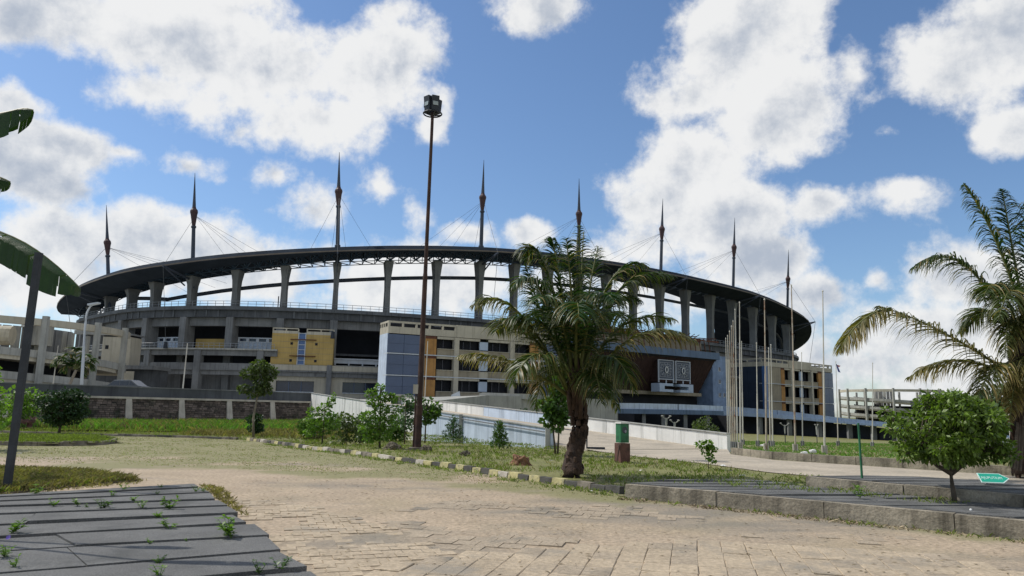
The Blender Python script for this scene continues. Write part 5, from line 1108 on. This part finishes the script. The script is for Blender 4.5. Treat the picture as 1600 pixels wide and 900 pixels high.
# rusty floodlight pole
b = G(652, 703); fl = thing('floodlight_pole', 'very tall rusty floodlight pole with a cluster of lamp boxes on top', 'floodlight', (*b, 0)); dY = b[1]
Pb = Vector((b[0], b[1], -.1)); Pt = Vector(AT(676, 176, dY))
MB().tube([Pb, Pb.lerp(Pt, .13), Pb.lerp(Pt, .131), Pb.lerp(Pt, .5), Pb.lerp(Pt, .51), Pb.lerp(Pt, 1)], [.14, .135, .11, .095, .08, .062], 10).build('pole_shaft', 'rust_pole', fl, smooth=False)
MB().tube([Pb+Vector((-.17, 0, .0)), Pb+Vector((-.13, 0, 2.6))], .03, 6).build('cable_duct', 'rust_pole', fl); MB().box(b[0]-.3, b[0]+.3, dY-.3, dY+.3, -.1, .1).build('footing', 'kerb_grey', fl)
MB().bar(Pb.lerp(Pt, .175)+Vector((-.16, -.02, -.18)), Pb.lerp(Pt, .175)+Vector((-.16, -.02, .18)), .2, .12).build('switch_box', 'coping', fl)
mb = MB()
for q in range(16): t0, t1 = q*math.pi/8, (q+1)*math.pi/8; mb.tube([Pt+Vector((math.cos(t0)*.38, math.sin(t0)*.38, -.05)), Pt+Vector((math.cos(t1)*.38, math.sin(t1)*.38, -.05))], .03, 5)
for q in range(4): t0 = q*math.pi/2+.4; mb.tube([Pt+Vector((0, 0, -.15)), Pt+Vector((math.cos(t0)*.38, math.sin(t0)*.38, -.05))], .03, 5)
mb.build('lamp_ring', 'lamp_dark', fl)
for th in (-1.15, -2.3, -3.1, .9, 2.2):
    d = Vector((math.cos(th), math.sin(th), 0)); s = Vector((-d.y, d.x, 0)); c = Pt+d*.26+Vector((0, 0, .32)); u_ = Vector((0, 0, 1))*.30+d*.05; w = s*.155; D2 = d*.12
    lamp = MB().add([c-w-u_-D2*.5, c+w-u_-D2*.5, c+w-u_+D2*.9, c-w-u_+D2*.9, c-w+u_-D2*.8, c+w+u_-D2*.8, c+w+u_+D2*.6, c-w+u_+D2*.6], [(3, 2, 1, 0), (4, 5, 6, 7), (0, 1, 5, 4), (1, 2, 6, 5), (2, 3, 7, 6), (3, 0, 4, 7)]).build('lamp_box', 'lamp_dark', fl)
    ff = c+D2*.80+Vector((0, 0, .05)); w2 = s*.11; h2 = Vector((0, 0, .17))-D2*.12
    MB().add([ff-w2-h2, ff+w2-h2, ff+w2+h2, ff-w2+h2], [(0, 1, 2, 3)]).build('lamp_glass', 'lamp_glass', lamp)
# curved street lamp on the terrace
tb_ = AT(127, 615, 74); sl = thing('street_lamp', 'pale street lamp with a curved arm and flat head at left', 'street lamp', (tb_[0], 74, 2.0))
MB().tube([(tb_[0], 74, 1.9), AT(130, 560, 74), AT(133.5, 505, 74), AT(136, 488, 74), AT(141, 479, 74), AT(147, 475.5, 74)], [.16, .14, .11, .09, .075, .06], 8).build('lamp_pole', 'white_panel', sl, smooth=True)
a = Vector(AT(139, 475, 74)); c = Vector(AT(155, 474, 74)); MB().hexa([(a.x, 73.7, a.z-.18), (c.x, 73.7, c.z-.02), (c.x, 74.3, c.z-.02), (a.x, 74.3, a.z-.18)], [(a.x, 73.7, a.z), (c.x, 73.7, c.z+.1), (c.x, 74.3, c.z+.1), (a.x, 74.3, a.z)]).build('lamp_head', 'white_panel', sl)
for (u0, v0, u1, v1, d, lab) in ((82, 606, 91, 540, 80, 'thin white pole in front of the spiral parking ramp'), (285, 613, 293, 536, 72, 'thin white pole behind the blackened parapet left of the slender tree'), (663, 620, 668.5, 533, 95, 'thin pale pole against the orange panels of the left office block')):
    p, q = AT(u0, v0, d), AT(u1, v1, d); simple_pole('thin_pole', lab, 'pole', (p[0], d, 1.9 if d < 90 else -1.5), q, .07, .05, 'white_metal')
# green pole on the raised platform
b = G(1347, 748, .44); simple_pole('green_pole', 'thin green metal pole standing on the raised slab platform', 'pole', (*b, .43), AT(1341, 661, b[1]), .024, .022, 'green_paint')
# green box on a brown pedestal
b = G(974, 722.5); bx = thing('service_box', 'green metal box with a round window on a brown brick pedestal', 'service box', (*b, 0)); s_ = b[1]/FPX; x0, y0 = b
rb = MB(); ang = .42
def rot(x, y, z): return (x0+x*math.cos(ang)-y*math.sin(ang), y0+.1+x*math.sin(ang)+y*math.cos(ang), z)
def rbox(a, b_, c, d, e, f): return MB().hexa([rot(a, c, e), rot(b_, c, e), rot(b_, d, e), rot(a, d, e)], [rot(a, c, f), rot(b_, c, f), rot(b_, d, f), rot(a, d, f)])
rbox(-.20, .16, -.18, .18, -.1, .60).build('pedestal', 'brick_brown', bx); body = rbox(-.17, .14, -.15, .15, .62, 1.22).build('box_body', 'green_paint', bx); rbox(-.19, .16, -.18, .18, 1.222, 1.27).build('box_roof', 'white_paint', bx)
rbox(-.16, .13, -.165, -.15, .66, 1.19).build('box_door', 'green_paint', bx)
mb = MB(); vs = [rot(-.03+math.cos(i*math.pi/8)*.095, -.168, 1.02+math.sin(i*math.pi/8)*.11) for i in range(16)]; mb.add(vs, [tuple(range(16))]); mb.build('meter_window', 'glass_dark', bx)
mb = MB(); vs = [rot(.0+math.cos(i*math.pi/6)*.04, -.172, .98+math.sin(i*math.pi/6)*.045) for i in range(12)]; mb.add(vs, [tuple(range(12))]); mb.build('meter_dial', 'rail', bx)
MB().bar(rot(-.2, -.12, .56), rot(-.36, -.2, 0), .035).build('strut', 'rust_pole', bx)
# double-arm lamps under the walkway
for i, (u, v, vb, d, lab) in enumerate([(1041, 651, 700, 50, 'white double armed lamp before the dark colonnade, taller of the left pair'), (1054, 657.5, 700, 52, 'white double armed lamp before the dark colonnade, shorter of the left pair'), (1226, 662, 690, 70, 'white double armed lamp among the flagpoles before the colonnade'), (1275.5, 664, 690, 74, 'slim pale lamp bracket in the dark colonnade right of the flagpoles')]):
    a = Vector(AT(u, v, d)); zg = terr(0, d); s = d/FPX; t = thing('twin_lamp', lab, 'lamp', (a.x, d, zg)); w = 6*s if i < 3 else 2*s
    MB().tube([(a.x, d, zg-.1), (a.x, d, a.z-15*s), (a.x, d, a.z-14*s)], .04, 6).build('lamp_pole', 'lamp_dark', t); MB().tube([(a.x, d, a.z-15*s), (a.x, d, a.z-2*s)], [.05, .09], 6).tube([(a.x-w, d, a.z), (a.x-w*.4, d, a.z-2.5*s), (a.x, d, a.z-3*s), (a.x+w*.4, d, a.z-2.5*s), (a.x+w, d, a.z)], [.04, .03, .04, .03, .04], 6).build('arms', 'concrete_pale', t)
    for q in (-1, 1): MB().lathe([(.07, 0), (.10, .04), (.04, .08)], (a.x+q*w, d, a.z), 8).build('lamp_head', 'concrete_pale', t)
# flagpoles
FP = [(1157, 700, 1155.5, 474, .045), (1197.5, 703.5, 1194.5, 469, .05), (1243, 705, 1236.5, 447, .05), (1288.5, 708, 1285.5, 456, .05), (1152.5, 699.5, 1148.5, 485, .04), (1149, 699, 1145.5, 503, .04), (1146, 698.5, 1143, 511, .04), (1143, 698, 1140, 519, .04), (1140.5, 697.5, 1137, 526, .035), (1137.5, 697, 1134, 530, .035),
      (1161, 692, 1158.5, 535, .05), (1184, 695.5, 1182, 537, .05), (1203.5, 695.5, 1201, 545, .05), (1207.5, 696, 1204.5, 540, .05), (1254, 694.5, 1252.5, 552, .045), (1309.5, 693, 1306, 566, .045), (1363, 695, 1363.5, 568, .045)]
FL_ = ['front row flagpole nearest to the end of the white parapet, tall and thin', 'front row flagpole with a rust stained foot, second from the parapet end', 'tallest flagpole with an orange rusty shaft on the front lawn', 'front row flagpole with white chipped footing near two white stones', 'front flagpole of the tight cluster by the parapet end, tallest in the cluster', 'second flagpole into the tight cluster by the parapet end', 'third flagpole into the tight cluster by the parapet end', 'fourth flagpole into the tight cluster by the parapet end', 'fifth flagpole into the tight cluster by the parapet end', 'leftmost and farthest flagpole of the tight cluster by the parapet end',
       'back row short flagpole just right of the tight cluster', 'short back row flagpole standing alone between the cluster and the rusty one', 'left one of a close pair of short back row flagpoles', 'right one of a close pair of short back row flagpoles', 'short thin back row flagpole between the two tall front ones', 'back row flagpole carrying a faded drooping flag', 'rightmost flagpole, alone left of the garden tree']
for i, (u0, v0, u1, v1, r) in enumerate(FP):
    d = 1.0; b = G(u0, v0, -.05 if v0 > 697 else -.3); b = G(u0, v0, terr(*b)); z0 = terr(*b)
    t = thing('flagpole', FL_[i], 'flagpole', (*b, z0), 'flagpoles on the lawn'); tp_ = Vector(AT(u1, v1, b[1])); b3 = Vector((*b, z0))
    MB().tube([b3, b3.lerp(tp_, .5), b3.lerp(tp_, .502), b3.lerp(tp_, 1)], [r, r*.9, r*.72, r*.5], 6).build('pole_shaft', 'white_metal' if i not in (2, 1, 5, 6, 7) else 'pole_rusty', t)
    MB().lathe([(r*.7, 0), (r*.9, .04), (.01, .1)], tp_, 6).build('finial', 'white_metal', t)
    for s in (-1, 1): MB().bar(b3+Vector((s*.085, 0, -.1)), b3+Vector((s*.085, 0, .38)), .07, .1).build('footing', 'coping' if i < 4 else 'concrete', t)
    MB().bar(b3+Vector((-.1, 0, .2)), b3+Vector((.1, 0, .2)), .05).build('hinge_bolt', 'rust', t)
    if i == 15:
        a = tp_+Vector((0, 0, -.1)); s = b[1]/FPX
        mb = MB(); mb.add([a, a+Vector((2*s, 0, -2*s)), a+Vector((7*s, .05, -14*s)), a+Vector((3*s, .02, -13*s)), a+Vector((1*s, 0, -7*s)), a+Vector((9*s, .1, -3*s))], [(0, 1, 2, 3, 4)]); mb.build('flag', 'flag_blue', t)
        MB().add([a+Vector((s, -.02, -2*s)), a+Vector((7*s, -.02, -3.5*s)), a+Vector((4*s, -.02, -6*s))], [(0, 1, 2)]).build('flag_tip', 'flag_red', t)
for i, (u, v, w) in enumerate(((1257, 710.5, .26), (1270, 708, .3), (1191, 698, .22))):
    b = G(u, v); t = thing('white_stone', ['white stone lying nearest the lawn wall', 'tilted white stone right beside the other one on the lawn', 'small white stone lying left of the rust footed flagpole'][i], 'stone', (*b, 0))
    bm = bmesh.new(); bmesh.ops.create_icosphere(bm, subdivisions=2, radius=1); 
    for vv in bm.verts: vv.co *= 1+.25*mn.noise(vv.co*1.7+Vector((i*3, 0, 0))); vv.co = Vector((vv.co.x*w*.6, vv.co.y*w*.4, vv.co.z*w*.3+w*.25))
    me = bpy.data.meshes.new('stone_body'); bm.to_mesh(me); bm.free(); me.materials.append(MATS['white_paint']); o = bpy.data.objects.new('stone_body', me); COL.objects.link(o); o.parent = t
# clods and mounds
def mound(name, label, cat, u, v, w, h, m, seed, dy=.8):
    b = G(u, v); t = thing(name, label, cat, (*b, 0)); bm = bmesh.new(); bmesh.ops.create_icosphere(bm, subdivisions=4, radius=1)
    for vv in bm.verts: n_ = mn.fractal(vv.co*1.6+Vector((seed, 0, 0)), 1, 2, 5); vv.co *= 1+.45*n_; vv.co = Vector((vv.co.x*w/2, vv.co.y*w/2*dy, max(-.05, vv.co.z*h*.95)))
    me = bpy.data.meshes.new('mound_body'); bm.to_mesh(me); bm.free(); me.materials.append(MATS[m]); o = bpy.data.objects.new('mound_body', me); COL.objects.link(o); o.parent = t
    return t
mound('mud_mound', 'reddish brown mud mound on the grass left of the palm', 'mound', 813, 726, .55, .30, 'mud', 2)
mound('earth_clod', 'dark clod of earth and weeds left of the reddish mound', 'mound', 726, 712, .42, .16, 'rubble', 3)
mound('earth_clod', 'dark clod of earth left of the floodlight pole base', 'mound', 613, 702, .65, .24, 'rubble', 4)
mound('earth_clod', 'dark clod of earth right of the floodlight pole base', 'mound', 666, 705, .42, .22, 'rubble', 5)
# rubble by the left bushes
for i, (u, v) in enumerate(((48, 663), (60, 658), (36, 668))): mound('rubble_heap', ['pinkish rubble heap by the left bushes, middle one', 'pinkish rubble heap nearest the round dark tree', 'pinkish rubble heap nearest the grey post'][i], 'rubble', u, v, 1.5, .5, 'brick_brown', 10+i)
# fallen green sign
b = G(1551, 757.5, .46); sg = thing('street_sign', 'fallen green arrow shaped street sign with white lettering leaning on the slabs', 'sign', (*b, .45))
o0 = Vector((*b, .50)); ex = Vector((1, -.06, -.01)).normalized(); ey = Vector((.28, .86, .44)).normalized(); ez = ex.cross(ey).normalized()
def sp(x, y, z=0): return o0+ex*x+ey*y+ez*z
out = [(-.19, -.02), (.19, -.02), (.33, .14), (.20, .30), (-.19, .30)]
def plate(pts, z0, z1): n = len(pts); return MB().add([sp(x, y, z0) for x, y in pts]+[sp(x, y, z1) for x, y in pts], [tuple(range(n-1, -1, -1)), tuple(range(n, 2*n))]+[(i, (i+1) % n, n+(i+1) % n, n+i) for i in range(n)])
plate(out, 0, .008).build('sign_rim', 'sign_white', sg); cx_, cy_ = .02, .14
plate([(cx_+(x-cx_)*.93, cy_+(y-cy_)*.88) for x, y in out], .0081, .011).build('sign_face', 'sign_green', sg)
fc = bpy.data.curves.new('lettering', 'FONT'); fc.body = 'CAJUPUTIUM'; fc.size = .088; fc.space_character = 1.0; fc.align_x = 'CENTER'; fo = bpy.data.objects.new('tmp', fc); COL.objects.link(fo)
bpy.context.view_layer.update(); me = bpy.data.meshes.new_from_object(fo); bpy.data.objects.remove(fo); me.materials.clear(); me.materials.append(MATS['sign_white'])
for vv in me.vertices: p = sp(vv.co.x*.80+.0, vv.co.y*1.35+.10, .0125); vv.co = p-Vector((*b, .45))
lo = bpy.data.objects.new('lettering', me); COL.objects.link(lo); lo.parent = sg
MB().bar(sp(.0, .26, -.01), (sp(.0, .30).x, sp(0, .30).y+.05, .455), .03).build('bracket', 'rail', sg)
# litter
for i, (u, v, lab) in enumerate([(861, 722, 'white scrap of litter on the grass left of the palm'), (1004, 737, 'white scrap of litter on the grass right of the green box'), (927, 772, 'small white scrap by the striped kerb'), (1160, 745, 'small white scrap on the grass strip by the platform'), (1130, 729, 'white scrap right of the tiny seedling'), (1541, 834, 'white pebble like scrap at the foot of the platform wall')]):
    b = G(u, v); t = thing('litter_scrap', lab, 'litter', (*b, 0)); w = .09; rr = random.Random(i)
    MB().add([(b[0]+x*w, b[1]+y*w, .02+rr.uniform(0, .05)) for x, y in ((-1, -.5), (0, -.8), (1, -.3), (.8, .7), (-.2, .9), (-.9, .5), (0, 0))], [(k, (k+1) % 6, 6) for k in range(6)]).build('scrap', 'litter', t)
b = G(1517, 798, .28); t = thing('litter_scrap', 'bright white scrap on the lower slab platform', 'litter', (*b, .28)); MB().lathe([(.016, 0), (.02, .016), (.01, .03)], (*b, .28), 7).build('scrap', 'litter', t)
# car behind the parapet
cb = AT(195, 604, 66); cz = 2.03; car = thing('parked_car', 'grey car parked behind the blackened parapet, only roof and windows showing', 'car', (cb[0], 66, cz))
Lc, cx0 = 3.9, cb[0]; prof = [(-1.95, .3), (-1.95, .75), (-1.75, .95), (-1.1, 1.0), (-.65, 1.42), (.9, 1.46), (1.55, 1.0), (1.9, .95), (1.95, .35)]
def cprof(pr, y0, y1, n, m, inset=0): k = len(pr); return MB().add([(cx0+x, y0, cz+z) for x, z in pr]+[(cx0+x, y1, cz+z) for x, z in pr], [tuple(range(k)), tuple(range(2*k-1, k-1, -1))]+[(i, k+i, k+(i+1) % k, (i+1) % k) for i in range(k)]).build(n, m, car)
cprof(prof, 65.2, 66.9, 'body', 'car_paint'); cprof([(-.62, 1.38), (.88, 1.42), (.84, 1.49), (-.58, 1.46)], 65.25, 66.85, 'roof', 'car_trim')
for a, b_, c, d in ((-.98, -.1, -.60, -.1), (-.02, .72, -.02, .72), (.80, 1.35, .80, .92)): MB().add([(cx0+a, 65.19, cz+1.02), (cx0+b_, 65.19, cz+1.02), (cx0+d, 65.19, cz+1.36), (cx0+c, 65.19, cz+1.36)], [(0, 1, 2, 3)]).build('window', 'glass_dark', car)
for x in (-1.25, 1.2):
    for y in (65.25, 66.85): MB().lathe([(.31, -.1), (.33, -.05), (.33, .05), (.31, .1)], (cx0+x, y, cz+.32), 14, Vector((0, 1, 0))).build('wheel', 'tire', car)
# ------------------------------------------------------------------ weeds in the joints
def weed(u, v, size, seed, zz=.13, label=None, m='leaf_light', name='weed', n=None, flower=False):
    rr = random.Random(seed); b = G(u, v, zz); t = thing(name, label or 'small bright green weed sprouting from a joint between the grey slabs', 'weed', (*b, zz), None if label else 'weeds in the slab joints'); V = []; Q = []; mb = MB()
    B = Vector((*b, zz-.02)); nst = rr.randint(4, 6)
    for s in range(nst):
        th = rr.uniform(0, 6.28); tp_ = B+Vector((math.cos(th)*size*.55, math.sin(th)*size*.45, size*rr.uniform(.35, .95))); mb.tube([B, tp_], [.004, .002], 4)
        for k in range(n or rr.randint(7, 11)):
            q = rr.uniform(.12, 1.0); c = B.lerp(tp_, q); a = rr.uniform(0, 6.28); L_ = size*rr.uniform(.25, .42); d = Vector((math.cos(a), math.sin(a), rr.uniform(-.1, .7))).normalized(); sd = d.cross(Vector((0, 0, 1))).normalized()*L_*.26; i0 = len(V)
            V += [tuple(c), tuple(c+d*L_*.5+sd+Vector((0, 0, .1*L_))), tuple(c+d*L_), tuple(c+d*L_*.5-sd+Vector((0, 0, .1*L_)))]; Q.append((i0, i0+1, i0+2, i0+3))
    fastmesh('leaves', V, Q, m, t); mb.build('stems', m, t)
    if flower:
        c = B+Vector((.02, -.02, size*1.05)); MB().add([tuple(c+Vector((math.cos(k*1.2566)*.025, math.sin(k*1.2566)*.025*.6, .012+math.sin(k*1.2566)*.02))) for k in range(5)]+[tuple(c)], [(k, (k+1) % 5, 5) for k in range(5)]).build('flower', 'purple', t)
WL_ = ['weed at the far left corner of the slabs near the grey post', 'left weed of a pair on the upper left slabs', 'right weed of a pair on the upper left slabs', 'weed near the middle of the far slab edge', 'small weed just below the one at the middle of the far edge', 'tiny weed right of the middle on the farthest slab', 'weed directly left of the bushy weed on the far slabs', 'tiny weed touching the farthest slab edge', 'left weed of the pair at the far right slab corner', 'right weed of the pair at the far right slab corner', 'weed between the far edge and the bushy weed', 'weed beside the upright weed left of the large pair', 'tiny dark weed alone near the centre of the slabs', 'small weed in the second nearest joint', 'tiny weed left of the largest weed pair', 'tiny weed left of the dark leaved weed']
for i, (u, v, s) in enumerate([(57, 770, .16), (84, 789, .13), (122, 789, .13), (195, 764, .14), (175, 774, .12), (246, 771, .08), (222, 793, .15), (250, 761, .08), (306, 767, .12), (318, 767, .12), (208, 782, .12), (247, 806, .13), (235, 847, .07), (249, 877, .09), (292, 843, .05), (136, 791, .07)]): weed(u, v, s, 300+i, label=WL_[i])
weed(160, 793, .19, 330, label='dark leaved weed in the middle of the upper slabs', m='leaf'); weed(265, 794, .22, 331, label='bushy weed right of centre on the far slabs'); weed(265, 824, .18, 332, label='upright weed left of the large pair on the slabs')
weed(362, 838, .25, 333, label='largest weed pair on the slabs near their right edge', n=12); weed(355, 833, .2, 334, label='paler weed behind the largest weed on the slabs'); weed(16, 832, .22, 335, label='bright weed at the left edge of the slabs', n=12)
weed(8, 868, .17, 336, label='weed with one purple flower at the left bottom corner', flower=True, name='flowering_weed'); weed(24, 884, .12, 337, label='small weed below the purple flower'); weed(436, 888, .16, 338, label='weed at the right end of the nearest slab joint', m='leaf'); weed(250, 898, .12, 339, label='weed at the bottom edge of the nearest slab'); weed(405, 893, .12, 340, label='low weed in the nearest slab joint left of its end', m='leaf')
weed(1344, 776, .22, 341, .3, label='thin green weed on the lower platform below the green pole'); weed(1310, 758, .12, 342, .3, label='small weed where the raised platform meets the grass'); weed(1461, 826, .10, 343, .0, label='small weed at the foot of the platform wall'); weed(1187, 757, .1, 344, .28, label='small weed among the far slabs of the lower platform', m='leaf')
# ------------------------------------------------------------------ grass
def blades(name, pts, h, w, m, seed, n_per=3, lean=.5):
    rng = np.random.default_rng(seed); P = np.repeat(np.asarray(pts, float), n_per, 0); n = len(P); P[:, :2] += rng.normal(size=(n, 2))*.03
    th = rng.random(n)*6.283; hh = h*(.45+.9*rng.random(n)); ln = rng.normal(size=(n, 2))*lean; sd = np.stack([np.cos(th), np.sin(th)], 1)*w
    b1 = P.copy(); b1[:, :2] -= sd; b2 = P.copy(); b2[:, :2] += sd; m1 = P.copy(); m1[:, :2] += ln*hh[:, None]*.35+sd*.6; m1[:, 2] += hh*.6; tp_ = P.copy(); tp_[:, :2] += ln*hh[:, None]; tp_[:, 2] += hh
    V = np.stack([b1, b2, m1, tp_], 1).reshape(-1, 3); Q = np.arange(4*n).reshape(-1, 4); fastmesh(name, V, Q, m, kind='stuff')
def scatter(poly, n, seed, zf=None, dens=None):
    rng = np.random.default_rng(seed); a = np.array(poly); lo, hi = a.min(0), a.max(0); P = lo+(hi-lo)*rng.random((n*4, 2)); P = P[inpoly(P[:, 0], P[:, 1], poly)][:n]
    if dens is not None: P = P[np.array([mn.noise(Vector((x*dens, y*dens, seed)))+rng.random()*.7 > .25 for x, y in P])]
    z = np.array([zf(x, y) if zf else 0. for x, y in P]); return np.column_stack([P, z])
verge = [(-46, 40), (-36.2, 36.8), (-20, 36)]+KERB[2:]+[(4.5, 15.6), (6.3, 15.1)]+near_edge[::-1]+[(RN0.x-.1, RN0.y), (RN1.x-.3, RN1.y-1), (-46, 41)]
blades('verge_grass', scatter(verge, 42000, 1, dens=.5), .075, .011, 'grass_blade', 1, 3)
blades('verge_dry_grass', scatter(verge, 14000, 2, dens=.7), .07, .011, 'grass_dry', 2, 2)
s1 = [tuple(wp(0, .6, 0)[:2]), tuple(wp(WLEN-1, .6, 0)[:2]), tuple(wp(WLEN-1, 7, 0)[:2]), (-12, 50), (-17, 43), tuple(wp(8, 7.5, 0)[:2]), tuple(wp(0, 7, 0)[:2])]
blades('tall_grass', scatter(s1, 15000, 3, dens=.35), .32, .022, 'grass_lush', 3, 3, .45)
blades('tall_dry_grass', scatter(s1, 5000, 31, dens=.5), .36, .02, 'grass_dry', 31, 2, .5)
mid = [(-12, 50), (-17.5, 42.5), (-16.5, 37), (-9, 36), (-6, 46)]
blades('rough_grass', scatter(mid, 2600, 4, dens=.5), .22, .02, 'grass_dry', 4, 3, .5)
lawn = [tuple(R_) for R_ in [(x+.3, y+.4) for x, y in LWP]]+[(40, 17), (60, 80), (24, 80), (10.6, 36)]
blades('lawn_grass', scatter(lawn, 26000, 5, terr, dens=.2), .09, .018, 'grass_lush', 5, 3)
blades('lawn_dry_grass', scatter(lawn, 9000, 15, terr, dens=.3), .08, .018, 'grass_dry', 6, 2)
blades('island_grass', scatter(isl_poly, 5000, 7, lambda x, y: .1), .09, .013, 'grass_blade', 7, 3)
lv = [G(*p) for p in ((-60, 733), (15, 735), (140, 740), (180, 746), (215, 752), (150, 758), (95, 764), (20, 772), (-60, 776))]
MB().prism(lv, -.02, .035).build('dry_verge', 'rubble')['kind'] = 'structure'
lv2 = [G(*p) for p in ((-60, 729), (15, 731), (140, 736), (190, 743), (235, 754), (150, 762), (95, 768), (20, 775), (-60, 778))]
blades('dry_weed_fringe', scatter(lv2, 2600, 18, dens=1.6), .06, .010, 'grass_dry', 18, 2, .9)
blades('dry_weeds', scatter(lv, 3800, 8, lambda x, y: .03), .10, .014, 'grass_dry', 8, 3, .7); blades('dry_weeds_green', scatter(lv, 1300, 9, lambda x, y: .03), .09, .014, 'grass_blade', 9, 2, .7)
# moss tufts creeping over the court and debris along the kerb and wall
mossband = [(a[0], a[1]) for a in ML[1:9]]+KERB[::-1]+[(-20, 35.5), (-34, 37)]
blades('moss_tufts', scatter(mossband, 15000, 10, dens=.9), .020, .009, 'grass_blade', 10, 2, .9)
blades('dry_moss_tufts', scatter(mossband, 13000, 40, dens=.6), .018, .009, 'grass_dry', 40, 2, .9)
nk = [tuple(p) for p in KERB[5:]]; nk2 = [(x-.35, y-.45) for x, y in nk]; blades('kerb_grass', scatter(nk+nk2[::-1], 5000, 11, dens=1.2), .06, .010, 'grass_blade', 11, 3, .7)
sb = [G(*p) for p in ((312, 758), (345, 762), (380, 800), (400, 812), (372, 800), (340, 782))]; blades('slab_side_weeds', scatter(sb, 900, 12), .05, .009, 'grass_dry', 12, 3, .9)
wl = [(p[0], p[1]) for p in low_edge[:6]]; wl2 = [(x-.22, y-.25) for x, y in wl]
blades('wall_foot_litter', scatter(wl+wl2[::-1], 1500, 13, dens=1.5), .035, .010, 'dry_stuff', 13, 2, 1.6); blades('wall_foot_grass', scatter(wl+wl2[::-1], 500, 14, dens=2), .06, .008, 'grass_blade', 14, 2, .8)
slabg = [(2.6, 14.8), (4.6, 15.55), (5.9, 14.5), (7.6, 12.3), (6.9, 11.9), (5.0, 13.6)]; blades('platform_grass', scatter(slabg, 700, 16, lambda x, y: .27, dens=2.2), .05, .008, 'grass_blade', 16, 2, .7)
# twigs and dead leaves over the court
rng = np.random.default_rng(77); fgp = [(-6, 8), (-5, 20), (0, 17.5), (2, 14.3), (6.8, 10.2), (6.5, 6.5), (-2, 6.5)]
P = scatter(fgp, 1100, 20); V = []; Q = []
for x, y, z in P:
    a = rng.random()*6.28; L_ = rng.uniform(.015, .05); w = rng.uniform(.004, .014); d = np.array([math.cos(a), math.sin(a)])*L_; s = np.array([-math.sin(a), math.cos(a)])*w; k = len(V); zz = .020
    V += [(x-d[0], y-d[1], zz), (x+s[0], y+s[1], zz+.008), (x+d[0], y+d[1], zz), (x-s[0], y-s[1], zz+.004)]; Q.append((k, k+1, k+2, k+3))
fastmesh('dead_leaves', V, Q, 'dry_stuff', kind='stuff')
